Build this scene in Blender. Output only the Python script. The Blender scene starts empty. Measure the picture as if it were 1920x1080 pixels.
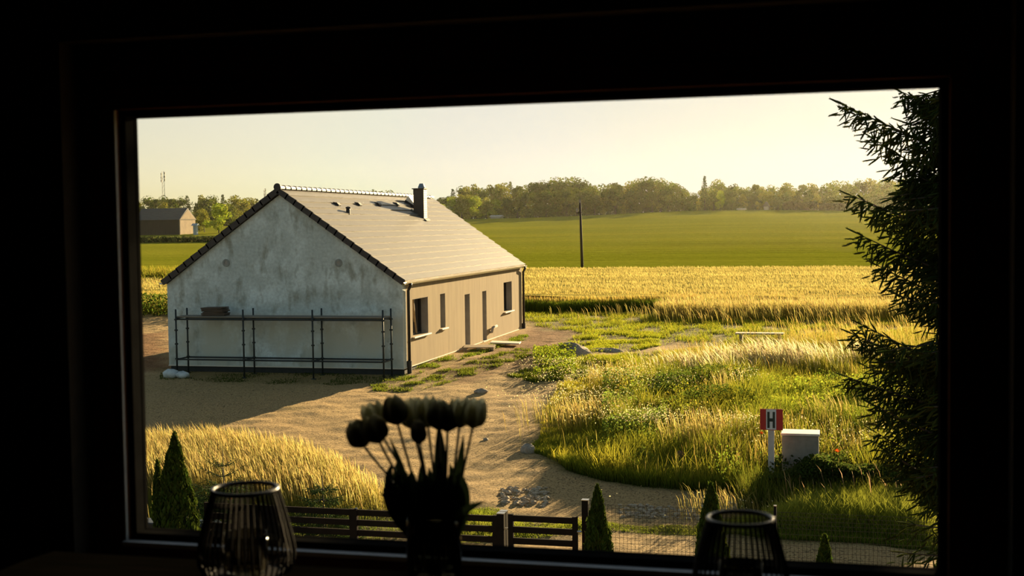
import bpy, math, random
import numpy as np
from mathutils import Vector, Matrix

rng = np.random.default_rng(11)
random.seed(11)
SC = bpy.context.scene
COL = SC.collection

# ------------------------------------------------------------------ camera
F = 2350.0
def _n(v):
    v = np.array(v, float)
    return v / np.linalg.norm(v)
_Y = _n((596, 123, -F))
_X = np.array((9260, 10, F), float)
_X = _n(_X - _Y * _X.dot(_Y))
_Z = np.cross(_X, _Y)
RM = np.array([_X, _Y, _Z])                       # camera -> world
EYE = np.array((0.0, 0.0, 5.0))
cam_d = bpy.data.cameras.new('camera')
cam_d.sensor_width = 36.0
cam_d.lens = F / 1920 * 36
cam_d.clip_start, cam_d.clip_end = 0.05, 3000
cam_d.dof.use_dof = True
cam_d.dof.focus_distance = 45.0
cam_d.dof.aperture_fstop = 5.2
cam = bpy.data.objects.new('camera', cam_d)
COL.objects.link(cam)
cam.matrix_world = Matrix.Translation(EYE) @ Matrix(RM.tolist()).to_4x4()
SC.camera = cam

# ------------------------------------------------------------------ sky, sun, exposure
SUN_AZ, SUN_EL = math.radians(11.3), math.radians(11.4)
SUN = Vector((math.sin(SUN_AZ) * math.cos(SUN_EL), math.cos(SUN_AZ) * math.cos(SUN_EL), math.sin(SUN_EL)))
world = bpy.data.worlds.new('evening_sky')
SC.world = world
world.use_nodes = True
_nt = world.node_tree
_bg = _nt.nodes['Background']
_sky = _nt.nodes.new('ShaderNodeTexSky')
_sky.sky_type = 'NISHITA'
_sky.sun_disc = False
_sky.sun_elevation = SUN_EL
_sky.sun_rotation = SUN_AZ
_sky.altitude = 100
_sky.air_density = 0.8
_sky.dust_density = 2.0
_sky.ozone_density = 1.0
_mul = _nt.nodes.new('ShaderNodeMixRGB')
_mul.blend_type = 'MULTIPLY'
_mul.inputs[0].default_value = 1.0
_mul.inputs[2].default_value = (0.088, 0.085, 0.080, 1)   # brings the sky texture to the exposure of the photograph
_nt.links.new(_sky.outputs[0], _mul.inputs[1])
_cur = _nt.nodes.new('ShaderNodeRGBCurve')            # soft shoulder of the bright horizon, one curve for the whole sky
_cm = _cur.mapping
_cm.extend = 'HORIZONTAL'
_c = _cm.curves[3]
for _x, _y2 in ((.06, .14), (.16, .34), (.34, .64), (.60, .82)):
    _c.points.new(_x, _y2)
_c.points[0].location = (0, 0)
_c.points[-1].location = (1.0, .83)
_cm.update()
_nt.links.new(_mul.outputs[0], _cur.inputs['Color'])
_tin = _nt.nodes.new('ShaderNodeMixRGB')
_tin.blend_type = 'MULTIPLY'
_tin.inputs[0].default_value = 1.0
_tin.inputs[2].default_value = (1.0, 0.965, 0.855, 1)         # warm white balance
_nt.links.new(_cur.outputs[0], _tin.inputs[1])
_nt.links.new(_tin.outputs[0], _bg.inputs[0])
_bg.inputs[1].default_value = 1.0

sun_d = bpy.data.lights.new('sun', 'SUN')
sun_d.energy = 19.0
sun_d.color = (1.0, 0.74, 0.40)
sun_d.angle = math.radians(0.6)
sun = bpy.data.objects.new('sun', sun_d)
COL.objects.link(sun)
sun.rotation_euler = SUN.to_track_quat('Z', 'Y').to_euler()

SC.view_settings.view_transform = 'Standard'
SC.view_settings.look = 'None'
SC.view_settings.exposure = 0.0
SC.view_settings.gamma = 1.0
SC.view_settings.use_curve_mapping = False

# ------------------------------------------------------------------ measuring helpers (photo pixel -> point of the place)
def ray(px, py):
    return RM @ np.array((px - 960.0, 540.0 - py, -F))
def yp(px, py, y):                                 # where the sight line meets the plane Y = y
    d = ray(px, py)
    return EYE + d * (y / d[1])
def xp(px, py, x):
    d = ray(px, py)
    return EYE + d * (x / d[0])
def zp(px, py, z):
    d = ray(px, py)
    return EYE + d * ((z - 5.0) / d[2])

# ------------------------------------------------------------------ terrain height
GY = np.array([3, 22, 26, 29, 32, 36, 39, 42, 46, 72, 150.])
GZ = np.array([-.95, -.95, -.9, -.74, -.56, -.40, -.30, -.22, -.02, 0, 0.])
BASE_PX = [(250, 429), (430, 426), (810, 414), (980, 411), (1090, 407), (1240, 399.5), (1300, 397.5), (1440, 396), (1640, 398), (1800, 402)]
_b = [yp(px, py, 400.0) for px, py in BASE_PX]
HR = np.array([p[0] / 400 for p in _b])
HZ = np.array([p[2] for p in _b])
def smooth_base(x, y):
    x = np.asarray(x, float)
    y = np.asarray(y, float)
    z = np.interp(y, GY, GZ)
    r = x / np.maximum(y, 60)
    t = np.clip((y - 150) / 250, 0, 1.35)
    return z + np.interp(r, HR, HZ) * np.where(t < 1, t ** 1.45, 1 + (t - 1) * .25)
def bumps(x, y):
    b = (np.sin(x * 1.9 + y * .7) * np.sin(y * 1.3 - x * .4) * .030 + np.sin(x * 4.1 - y * 2.7 + 1.3) * np.sin(y * 3.7 + x * 1.1) * .017
         + np.sin(x * 8.3 + y * 5.9) * np.sin(y * 9.1 - x * 6.3) * .011 + np.sin(x * 2.2 + np.sin(y * .7)) ** 4 * np.sin(y * 6.1 + x * 3) * .02 + np.sin(x * .33 + 1) * np.sin(y * .41) * .05)
    return b * np.clip((y - 4) / 6, 0, 1) * np.clip((90 - y) / 20, 0, 1)
def gz(x, y):
    x = np.asarray(x, float)
    y = np.asarray(y, float)
    near_house = np.clip(1 - np.maximum(np.maximum(-24.3 - x, x + 14.3), np.maximum(41.6 - y, y - 60.2)) / 1.0, 0, 1)
    return smooth_base(x, y) + bumps(x, y) * (1 - near_house)
def gpt(px, py):
    z = 0.0
    for _ in range(12):
        p = zp(px, py, z)
        z = float(smooth_base(p[0], p[1]))
    return np.array((p[0], p[1], float(gz(p[0], p[1]))))
def poly(pts):
    return np.array([gpt(*p)[:2] for p in pts])
def inside(P, pg):
    x, y = P[:, 0], P[:, 1]
    res = np.zeros(len(P), bool)
    j = len(pg) - 1
    for i in range(len(pg)):
        xi, yi = pg[i]
        xj, yj = pg[j]
        c = ((yi > y) != (yj > y)) & (x < (xj - xi) * (y - yi) / (yj - yi + 1e-12) + xi)
        res ^= c
        j = i
    return res
def edge_dist(P, pg):
    d = np.full(len(P), 1e9)
    for i in range(len(pg)):
        a, b = pg[i - 1], pg[i]
        ab = b - a
        t = np.clip(((P - a) @ ab) / (ab @ ab + 1e-9), 0, 1)
        d = np.minimum(d, np.linalg.norm(P - (a + t[:, None] * ab), axis=1))
    return d
def vnoise(x, y, s=1.0, seed=0):
    r = np.random.default_rng(100 + seed)
    out = np.zeros_like(np.asarray(x, float))
    for k in range(7):
        a = r.uniform(0, 6.28)
        f = s * r.uniform(.6, 2.2)
        out = out + np.sin((np.cos(a) * x + np.sin(a) * y) * f + r.uniform(0, 6.28))
    return out / 4.0

# ------------------------------------------------------------------ materials
def srgb(r, g, b):
    f = lambda c: (c / 255 / 12.92) if c <= 10 else ((c / 255 + .055) / 1.055) ** 2.4
    return (f(r), f(g), f(b))
def nodes(name):
    m = bpy.data.materials.new(name)
    m.use_nodes = True
    return m, m.node_tree, m.node_tree.nodes['Principled BSDF']
def noise_fac(nt, scale=5.0, detail=4.0, stretch=(1, 1, 1), lo=.35, hi=.65, coord='Object', rough=.55):
    tc = nt.nodes.new('ShaderNodeTexCoord')
    mp = nt.nodes.new('ShaderNodeMapping')
    mp.inputs['Scale'].default_value = stretch
    no = nt.nodes.new('ShaderNodeTexNoise')
    no.inputs['Scale'].default_value = scale
    no.inputs['Detail'].default_value = detail
    no.inputs['Roughness'].default_value = rough
    mr = nt.nodes.new('ShaderNodeMapRange')
    mr.inputs['From Min'].default_value = lo
    mr.inputs['From Max'].default_value = hi
    nt.links.new(tc.outputs[coord], mp.inputs[0])
    nt.links.new(mp.outputs[0], no.inputs['Vector'])
    nt.links.new(no.outputs[0], mr.inputs['Value'])
    return mr.outputs[0]
def mixc(nt, fac, a, b):
    mx = nt.nodes.new('ShaderNodeMixRGB')
    for i, v in ((0, fac), (1, a), (2, b)):
        if isinstance(v, (tuple, list)):
            mx.inputs[i].default_value = (*v[:3], 1)
        elif isinstance(v, (int, float)):
            mx.inputs[i].default_value = v
        else:
            nt.links.new(v, mx.inputs[i])
    return mx.outputs[0]
def bump(nt, bsdf, h, strength=.5, dist=.02):
    b = nt.nodes.new('ShaderNodeBump')
    b.inputs['Strength'].default_value = strength
    b.inputs['Distance'].default_value = dist
    nt.links.new(h, b.inputs['Height'])
    nt.links.new(b.outputs[0], bsdf.inputs['Normal'])
def mat(name, c1, c2=None, scale=6.0, stretch=(1, 1, 1), rough=.7, metal=0.0, bmp=0.0, spec=.5, detail=4.0, lo=.35, hi=.65):
    m, nt, b = nodes(name)
    c2 = c2 or tuple(v * .75 for v in c1)
    f = noise_fac(nt, scale, detail, stretch, lo, hi)
    nt.links.new(mixc(nt, f, c1, c2), b.inputs['Base Color'])
    b.inputs['Roughness'].default_value = rough
    b.inputs['Metallic'].default_value = metal
    b.inputs['Specular IOR Level'].default_value = spec
    if bmp:
        bump(nt, b, f, bmp)
    return m
def leafmat(name, color=None, trans=.45, rough=.55, gloss=.0):
    """thin foliage: diffuse + light shining through; colour from the point attribute 'col' or a fixed one"""
    m = bpy.data.materials.new(name)
    m.use_nodes = True
    nt = m.node_tree
    nt.nodes.clear()
    out = nt.nodes.new('ShaderNodeOutputMaterial')
    di = nt.nodes.new('ShaderNodeBsdfDiffuse')
    tr = nt.nodes.new('ShaderNodeBsdfTranslucent')
    mx = nt.nodes.new('ShaderNodeMixShader')
    mx.inputs[0].default_value = trans
    if color is None:
        at = nt.nodes.new('ShaderNodeAttribute')
        at.attribute_name = 'col'
        c = at.outputs['Color']
    else:
        c = mixc(nt, noise_fac(nt, 3.0, 2.0), color, tuple(v * .7 for v in color))
    nt.links.new(c, di.inputs[0])
    nt.links.new(c, tr.inputs[0])
    nt.links.new(di.outputs[0], mx.inputs[1])
    nt.links.new(tr.outputs[0], mx.inputs[2])
    last = mx.outputs[0]
    if gloss:
        gl = nt.nodes.new('ShaderNodeBsdfGlossy')
        gl.inputs['Roughness'].default_value = .45
        m2 = nt.nodes.new('ShaderNodeMixShader')
        m2.inputs[0].default_value = gloss
        nt.links.new(last, m2.inputs[1])
        nt.links.new(gl.outputs[0], m2.inputs[2])
        last = m2.outputs[0]
    nt.links.new(last, out.inputs[0])
    return m

# ------------------------------------------------------------------ mesh helpers
def tag(o, label=None, cat=None, group=None, kind=None):
    for k, v in (('label', label), ('category', cat), ('group', group), ('kind', kind)):
        if v:
            o[k] = v
    return o
def empty(name, loc, label, cat, group=None, rz=0.0):
    o = bpy.data.objects.new(name, None)
    COL.objects.link(o)
    o.location = tuple(float(v) for v in loc)
    o.rotation_euler = (0, 0, rz)
    o.empty_display_size = .1
    return tag(o, label, cat, group)
class MB:
    def __init__(s):
        s.v, s.f = [], []
    def add(s, vs, fs):
        k = len(s.v)
        s.v += [tuple(float(c) for c in v) for v in vs]
        s.f += [tuple(i + k for i in f) for f in fs]
        return s
    def box(s, x0, x1, y0, y1, z0, z1):
        vs = [(x, y, z) for z in (z0, z1) for y in (y0, y1) for x in (x0, x1)]
        return s.add(vs, [(0, 2, 3, 1), (4, 5, 7, 6), (0, 1, 5, 4), (2, 6, 7, 3), (0, 4, 6, 2), (1, 3, 7, 5)])
    def bar(s, p0, p1, w, h, up=(0, 0, 1)):
        p0, p1, up = Vector(p0), Vector(p1), Vector(up)
        d = (p1 - p0).normalized()
        a = d.cross(up)
        if a.length < 1e-4:
            a = d.cross(Vector((1, 0, 0)))
        a.normalize()
        b = a.cross(d)
        vs = [p + a * (sx * w / 2) + b * (sz * h / 2) for p in (p0, p1) for sz in (-1, 1) for sx in (-1, 1)]
        return s.add(vs, [(0, 2, 3, 1), (4, 5, 7, 6), (0, 1, 5, 4), (2, 6, 7, 3), (0, 4, 6, 2), (1, 3, 7, 5)])
    def path(s, pts, radii, n=8, cap=True):
        pts = [Vector(p) for p in pts]
        if not isinstance(radii, (list, tuple)):
            radii = [radii] * len(pts)
        k = len(s.v)
        prev = None
        for i, p in enumerate(pts):
            d = (pts[min(i + 1, len(pts) - 1)] - pts[max(i - 1, 0)]).normalized()
            a = prev - d * prev.dot(d) if prev is not None else d.cross(Vector((0, 0, 1)))
            if a.length < 1e-4:
                a = d.cross(Vector((1, 0, 0)))
            a.normalize()
            prev = a
            b = d.cross(a)
            for j in range(n):
                t = 2 * math.pi * j / n
                s.v.append(tuple(p + (a * math.cos(t) + b * math.sin(t)) * radii[i]))
        for i in range(len(pts) - 1):
            for j in range(n):
                j2 = (j + 1) % n
                s.f.append((k + i * n + j, k + i * n + j2, k + (i + 1) * n + j2, k + (i + 1) * n + j))
        if cap:
            s.f.append(tuple(k + j for j in reversed(range(n))))
            s.f.append(tuple(k + (len(pts) - 1) * n + j for j in range(n)))
        return s
    def lathe(s, prof, c=(0, 0, 0), n=24, cap=False):
        k = len(s.v)
        for r, z in prof:
            for j in range(n):
                t = 2 * math.pi * j / n
                s.v.append((c[0] + r * math.cos(t), c[1] + r * math.sin(t), c[2] + z))
        for i in range(len(prof) - 1):
            for j in range(n):
                j2 = (j + 1) % n
                s.f.append((k + i * n + j, k + i * n + j2, k + (i + 1) * n + j2, k + (i + 1) * n + j))
        if cap:
            s.f.append(tuple(k + j for j in reversed(range(n))))
            s.f.append(tuple(k + (len(prof) - 1) * n + j for j in range(n)))
        return s
    def prism(s, pg, y0, y1):                       # polygon in (x, z), extruded along y
        n = len(pg)
        vs = [(x, y0, z) for x, z in pg] + [(x, y1, z) for x, z in pg]
        fs = [tuple(range(n)), tuple(reversed(range(n, 2 * n)))]
        fs += [(i, i + n, (i + 1) % n + n, (i + 1) % n) for i in range(n)]
        return s.add(vs, fs)
    def blob(s, c, r, seed=0, n=10, m=7, rough=.2):
        rr = random.Random(seed)
        ph = [rr.uniform(0, 6.3) for _ in range(6)]
        prof = []
        k = len(s.v)
        for i in range(m):
            t = math.pi * (i + .001) / (m - 1 + .002)
            for j in range(n):
                u = 2 * math.pi * j / n
                q = 1 + rough * (math.sin(3 * u + ph[0]) * math.sin(2 * t + ph[1]) + .6 * math.sin(5 * u + ph[2] + 3 * t))
                s.v.append((c[0] + r[0] * q * math.sin(t) * math.cos(u), c[1] + r[1] * q * math.sin(t) * math.sin(u), c[2] + r[2] * q * math.cos(t)))
        for i in range(m - 1):
            for j in range(n):
                j2 = (j + 1) % n
                s.f.append((k + i * n + j, k + (i + 1) * n + j, k + (i + 1) * n + j2, k + i * n + j2))
        return s
    def build(s, name, m, parent=None, org=None, smooth=False, bevel=0.0):
        if org is None:
            org = Vector((0, 0, 0))
            p = parent
            while p is not None:
                org = org + p.location
                p = p.parent
        me = bpy.data.meshes.new(name)
        me.from_pydata([(v[0] - org[0], v[1] - org[1], v[2] - org[2]) for v in s.v], [], s.f)
        me.materials.append(m)
        if smooth:
            me.polygons.foreach_set('use_smooth', [True] * len(me.polygons))
        o = bpy.data.objects.new(name, me)
        COL.objects.link(o)
        if parent is not None:
            o.parent = parent
        else:
            o.location = org
        if bevel:
            b = o.modifiers.new('bevel', 'BEVEL')
            b.width = bevel
            b.segments = 2
            b.limit_method = 'ANGLE'
        return o
def copy_tree(o, parent=None):
    c = o.copy()
    COL.objects.link(c)
    c.parent = parent
    for ch in list(o.children):
        copy_tree(ch, c)
    return c
def bulk_mesh(name, V, T, C, m):
    """V (n,3), T (k,3) triangles, C (n,3) point colours"""
    me = bpy.data.meshes.new(name)
    n, k = len(V), len(T)
    me.vertices.add(n)
    me.vertices.foreach_set('co', np.ascontiguousarray(V, np.float32).ravel())
    me.loops.add(k * 3)
    me.loops.foreach_set('vertex_index', np.ascontiguousarray(T, np.int32).ravel())
    me.polygons.add(k)
    me.polygons.foreach_set('loop_start', np.arange(0, k * 3, 3, dtype=np.int32))
    if C is not None:
        a = me.attributes.new('col', 'FLOAT_COLOR', 'POINT')
        a.data.foreach_set('color', np.concatenate([C, np.ones((n, 1))], 1).astype(np.float32).ravel())
    me.materials.append(m)
    me.update(calc_edges=True)
    return me
def bulk(name, parts, m, parent=None, org=(0, 0, 0), **kw):
    Vs, Ts, Cs, k = [], [], [], 0
    for V, T, C in parts:
        Vs.append(V)
        Ts.append(T + k)
        Cs.append(C)
        k += len(V)
    V = np.concatenate(Vs) - np.array(org)
    o = bpy.data.objects.new(name, bulk_mesh(name, V, np.concatenate(Ts), np.concatenate(Cs), m))
    COL.objects.link(o)
    if parent is not None:
        o.parent = parent
    else:
        o.location = org
    return tag(o, **kw)

# ------------------------------------------------------------------ foliage generators (all return V, T, C)
def jitter_col(c, n, amt=.18, hue=.08):
    c = np.asarray(c, float)
    k = 1 + rng.normal(0, amt, (n, 1))
    h = 1 + rng.normal(0, hue, (n, 3))
    return np.clip(c * k * h, .004, .95)
def scatter(pg, n, dens=None):
    lo, hi = pg.min(0), pg.max(0)
    out = []
    got = 0
    while got < n:
        P = rng.uniform(lo, hi, (max(2000, n), 2))
        P = P[inside(P, pg)]
        if dens is not None and len(P):
            P = P[rng.uniform(0, 1, len(P)) < dens(P)]
        out.append(P)
        got += len(P)
        if len(out) > 60:
            break
    return np.concatenate(out)[:n]
def blades(P, h, w, cb, ct, lean=.25, az=None, mid=.55, wmid=.8, wbase=1.0, azs=.8, z=None):
    """bent grass blades or seed stalks; P (n,2) feet, h (n,), cb / ct base and tip colours"""
    n = len(P)
    zz = gz(P[:, 0], P[:, 1]) - .02 if z is None else z
    th = rng.uniform(0, 2 * np.pi, n)
    S = np.stack([np.cos(th), np.sin(th), np.zeros(n)], 1)
    a = rng.uniform(0, 2 * np.pi, n) if az is None else az + rng.normal(0, azs, n)
    L = np.stack([np.cos(a), np.sin(a), np.zeros(n)], 1) * (np.abs(rng.normal(lean, lean * .5, n)) * h)[:, None]
    B = np.stack([P[:, 0], P[:, 1], zz], 1)
    up = np.array((0, 0, 1.0))
    w = np.broadcast_to(w, (n,))[:, None] * rng.uniform(.7, 1.3, (n, 1))
    M = B + up * (h * mid)[:, None] + L * (mid ** 1.8)
    T = B + up * (h * (1 - .25 * lean))[:, None] + L
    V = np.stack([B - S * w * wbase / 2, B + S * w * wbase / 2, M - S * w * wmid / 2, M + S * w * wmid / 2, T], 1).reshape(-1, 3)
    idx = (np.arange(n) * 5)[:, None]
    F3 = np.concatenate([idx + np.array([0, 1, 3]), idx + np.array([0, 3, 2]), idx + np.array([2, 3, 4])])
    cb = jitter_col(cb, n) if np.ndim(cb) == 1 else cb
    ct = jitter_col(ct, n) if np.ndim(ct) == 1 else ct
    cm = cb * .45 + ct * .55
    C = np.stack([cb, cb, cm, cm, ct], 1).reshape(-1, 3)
    return V, F3, C
def cards(P, size, N, col, aspect=1.5, up=None):
    """small diamond leaves at P (n,3) facing N"""
    n = len(P)
    N = N / (np.linalg.norm(N, axis=1, keepdims=True) + 1e-9)
    R = rng.normal(0, 1, (n, 3)) if up is None else up + rng.normal(0, .35, (n, 3))
    A = np.cross(N, R)
    A /= np.linalg.norm(A, axis=1, keepdims=True) + 1e-9
    B = np.cross(A, N)
    s = (np.broadcast_to(size, (n,)) * rng.uniform(.7, 1.3, n))[:, None]
    V = np.stack([P - B * s * aspect / 2, P + A * s / 2, P + B * s * aspect / 2, P - A * s / 2], 1).reshape(-1, 3)
    idx = (np.arange(n) * 4)[:, None]
    T = np.concatenate([idx + np.array([0, 1, 2]), idx + np.array([0, 2, 3])])
    return V, T, np.repeat(jitter_col(col, n) if np.ndim(col) == 1 else col, 4, 0)
def seed_stalks(P, h, cb, ct, lean=.2, az=None, w=.014, azs=.5, head=.22):
    return blades(P, h, w, cb, ct, lean, az, mid=1 - head, wmid=1.0, wbase=.28, azs=azs)
def unit(n):
    v = rng.normal(0, 1, (n, 3))
    return v / np.linalg.norm(v, axis=1, keepdims=True)

# ================================================================== GROUND
def grid_mesh(name, xs, ys, zf, m, attrs=None, kind='structure'):
    X, Y = np.meshgrid(xs, ys)
    x, y = X.ravel(), Y.ravel()
    V = np.stack([x, y, zf(x, y)], 1)
    nx, ny = len(xs), len(ys)
    i = (np.arange(ny - 1)[:, None] * nx + np.arange(nx - 1)[None]).ravel()
    T = np.concatenate([np.stack([i, i + 1, i + nx + 1], 1), np.stack([i, i + nx + 1, i + nx], 1)])
    me = bulk_mesh(name, V, T, attrs(x, y) if attrs else None, m)
    me.polygons.foreach_set('use_smooth', [True] * len(me.polygons))
    o = bpy.data.objects.new(name, me)
    COL.objects.link(o)
    if kind:
        o['kind'] = kind
    return o

PG_MEADOW = poly([(1012, 850), (1060, 880), (1130, 900), (1200, 912), (1420, 926), (1760, 938), (2000, 930), (2000, 640), (1640, 640), (1400, 655), (1260, 690), (1130, 705), (1050, 725), (1015, 780)])
PG_BANK = poly([(990, 845), (1040, 860), (1060, 885), (1130, 903), (1200, 914), (1420, 926), (1420, 880), (1200, 870), (1080, 850), (1020, 815)])
PG_LEFT = poly([(180, 850), (262, 858), (430, 862), (560, 873), (640, 893), (700, 925), (770, 960), (870, 985), (870, 1010), (180, 1010)])
PG_STRIP = poly([(840, 955), (930, 958), (1010, 985), (1080, 975), (1180, 985), (1300, 985), (1390, 975), (1480, 950), (1640, 948), (1800, 955), (1800, 1035), (1560, 1018), (1400, 1006), (1160, 998), (1000, 1010), (840, 1020)])
PG_SHORT = poly([(985, 588), (1400, 588), (1800, 592), (1800, 650), (1500, 650), (1390, 655), (1250, 640), (1150, 628), (1085, 642), (1060, 650), (1085, 625), (985, 608)])
PG_SHORT2 = poly([(1040, 655), (1110, 630), (1200, 622), (1270, 640), (1210, 652), (1130, 660), (1080, 664)])
PG_FLAT = poly([(690, 716), (790, 704), (850, 690), (900, 672), (985, 650), (1010, 664), (930, 690), (860, 712), (790, 732), (700, 735)])
PG_FLAT2 = poly([(945, 705), (1010, 690), (1060, 680), (1110, 690), (1100, 712), (1010, 722)])
PG_WALLSIDE = poly([(775, 690), (870, 662), (985, 626), (995, 634), (890, 668), (790, 700)])
PG_MIDGRASS = poly([(1040, 690), (1100, 672), (1250, 662), (1400, 650), (1400, 668), (1240, 692), (1100, 706)])
PG_BROWN = poly([(915, 668), (985, 620), (1060, 601), (1190, 601), (1190, 616), (1105, 622), (1062, 645), (1000, 668), (930, 695), (860, 715), (850, 700)])
PG_LEFTTRACK = poly([(200, 640), (313, 620), (313, 690), (200, 700)])
PG_FOOT = poly([(300, 690), (757, 694), (800, 705), (620, 722), (440, 716), (300, 712)])

def cover(x, y):
    P = np.stack([x, y], 1)
    g = np.zeros(len(P))
    n1 = vnoise(x, y, 2.2, 1)
    n2 = vnoise(x, y, .8, 2)
    for pg, a, s in ((PG_MEADOW, 1, .6), (PG_BANK, 1, .4), (PG_LEFT, .95, .8), (PG_STRIP, .95, .7), (PG_SHORT, .95, 1.2), (PG_SHORT2, .8, .9), (PG_FLAT, .35, .7), (PG_FLAT2, .4, .7), (PG_WALLSIDE, .4, .3), (PG_MIDGRASS, .9, .8), (PG_FOOT, .35, .3)):
        sd = np.where(inside(P, pg), 1, -1) * edge_dist(P, pg)
        g = np.maximum(g, a * np.clip(.5 + (sd + .5 * s * n1) / s, 0, 1))
    g = np.maximum(g, np.clip(n1 * n2 * .5 - .25, 0, .35))
    b = np.zeros(len(P))
    for pg in (PG_BROWN, PG_LEFTTRACK):
        sd = np.where(inside(P, pg), 1, -1) * edge_dist(P, pg)
        b = np.maximum(b, np.clip(.6 + (sd + .5 * n1) / 1.2, 0, 1))
    far = np.clip((y - 64) / 5, 0, 1)
    g = np.maximum(g, far * .9)
    return np.stack([g, b, .5 + .25 * n2], 1)

def ground_material():
    m, nt, b = nodes('yard_soil')
    at = nt.nodes.new('ShaderNodeAttribute')
    at.attribute_name = 'col'
    sp = nt.nodes.new('ShaderNodeSeparateColor')
    nt.links.new(at.outputs['Color'], sp.inputs[0])
    fine = noise_fac(nt, 6.0, 8.0, (1, 1, 1), .3, .7, rough=.65)
    big = noise_fac(nt, .35, 3.0, (1, 1, 1), .35, .65)
    stones = noise_fac(nt, 22.0, 3.0, (1, 1, 1), .56, .66)
    sand = mixc(nt, fine, (.44, .295, .125), (.56, .385, .175))
    sand = mixc(nt, big, sand, (.50, .335, .15))
    sand = mixc(nt, stones, sand, (.22, .155, .085))
    brown = mixc(nt, fine, (.17, .085, .032), (.34, .18, .075))
    grass = mixc(nt, fine, (.11, .095, .02), (.21, .18, .04))
    c = mixc(nt, sp.outputs[1], sand, brown)
    c = mixc(nt, sp.outputs[0], c, grass)
    nt.links.new(c, b.inputs['Base Color'])
    b.inputs['Roughness'].default_value = .95
    b.inputs['Specular IOR Level'].default_value = .1
    h = mixc(nt, .5, noise_fac(nt, 3.0, 9.0, (1, 1, 1), .2, .8, rough=.7), stones)
    bump(nt, b, h, 1.0, .16)
    return m
M_SOIL = ground_material()
grid_mesh('ground', np.linspace(-42, 14, 250), np.concatenate([np.linspace(3.6, 15, 20), np.linspace(15.2, 60, 260), np.linspace(60.5, 74, 30)]), gz, M_SOIL, cover)

def field_mat(name, ca, cb, cc, row=.5, wide=.05, trans=.0):
    m, nt, b = nodes(name)
    rows = noise_fac(nt, 1.0, 4.0, (.012, row, 1), .3, .7, rough=.6)
    swath = noise_fac(nt, 1.0, 2.0, (.004, wide, 1), .35, .65)
    fine = noise_fac(nt, 1.6, 4.0, (.6, 1, 1), .3, .7, rough=.7)
    c = mixc(nt, rows, ca, cb)
    c = mixc(nt, swath, c, cc)
    lines = noise_fac(nt, 1.0, 3.0, (.009, row * 1.7, 1), .55, .66, rough=.5)
    ml = nt.nodes.new('ShaderNodeMath')
    ml.operation = 'MULTIPLY'
    ml.inputs[1].default_value = .45
    nt.links.new(lines, ml.inputs[0])
    c = mixc(nt, ml.outputs[0], c, tuple(v * .55 for v in cc))
    c2 = nt.nodes.new('ShaderNodeMixRGB')
    c2.blend_type = 'MULTIPLY'
    c2.inputs[0].default_value = .35
    nt.links.new(c, c2.inputs[1])
    nt.links.new(fine, c2.inputs[2])
    nt.links.new(c2.outputs[0], b.inputs['Base Color'])
    b.inputs['Roughness'].default_value = 1.0
    b.inputs['Specular IOR Level'].default_value = .0
    bump(nt, b, mixc(nt, .5, fine, rows), .5, .3)
    return m
M_WHEAT = field_mat('wheat_ears', (.66, .54, .13), (.78, .63, .18), (.58, .46, .10), .55, .06)
M_GREEN = field_mat('green_crop', (.275, .28, .026), (.34, .335, .034), (.23, .245, .021), .4, .035)
M_DRY = field_mat('meadow_floor', (.27, .22, .06), (.33, .26, .08), (.2, .2, .045), .6, .1)

def wheat_top(x, y):
    return smooth_base(x, y) + np.interp(y, [73, 90, 135], [.82, .7, .36]) + .05 * np.sin(x * .9 + y * 1.7) * np.sin(y * .8) + .04 * np.sin(y * 2.4 + x * .13)
W0, W1 = 73.0, 135.0
o = grid_mesh('wheat_field', np.linspace(-150, 70, 200), np.linspace(W0, W1, 160), wheat_top, M_WHEAT, kind=None)
tag(o, 'ripe golden wheat field between the building plot and the green field', 'field', kind='stuff')
def green_top(x, y):
    return smooth_base(x, y) + .35 + .05 * np.sin(y * .9 + x * .02)
o = grid_mesh('green_field', np.linspace(-420, 200, 120), np.linspace(W1, 408, 180), green_top, M_GREEN, kind=None)
tag(o, 'wide green crop field rising to the row of trees', 'field', kind='stuff')
grid_mesh('land', np.linspace(-600, 400, 60), np.linspace(72, 900, 90), lambda x, y: smooth_base(x, y) - .12, M_DRY)

# ================================================================== ROOM AND WINDOW
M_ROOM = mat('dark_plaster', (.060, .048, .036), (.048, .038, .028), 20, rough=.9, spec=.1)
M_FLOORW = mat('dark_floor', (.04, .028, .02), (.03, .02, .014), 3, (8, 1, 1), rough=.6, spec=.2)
M_FRAME = mat('dark_brown_window_frame', (.15, .055, .020), (.12, .044, .017), 8, (1, 1, 6), rough=.6, spec=.12)
M_GASKET = mat('black_gasket', (.010, .010, .010), None, 20, rough=1.0, spec=.0)
M_BEAD = mat('grey_glazing_bead', (.55, .56, .56), (.48, .49, .49), 20, rough=.6, spec=.2)
GX0, GX1, GZ0, GZ1, GYW = -1.915, .257, 4.143, 5.322, 3.20
OX0, OX1, OZ0, OZ1 = GX0 - .13, GX1 + .15, GZ0 - .13, GZ1 + .20     # opening in the wall
RX0, RX1, RY0, RZ0, RZ1 = -3.6, 1.9, -5.5, 3.4, 6.05
def room_box(name, *b):
    o = MB().box(*b).build(name, M_ROOM if name != 'floor' else M_FLOORW)
    o['kind'] = 'structure'
    return o
wf = MB()
wf.box(RX0 - .2, OX0, 3.05, 3.30, RZ0 - .2, RZ1 + .2).box(OX1, RX1 + .2, 3.05, 3.30, RZ0 - .2, RZ1 + .2)
wf.box(OX0, OX1, 3.05, 3.30, RZ0 - .2, OZ0).box(OX0, OX1, 3.05, 3.30, OZ1, RZ1 + .2)
wf.build('wall_front', M_ROOM)['kind'] = 'structure'
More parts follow.
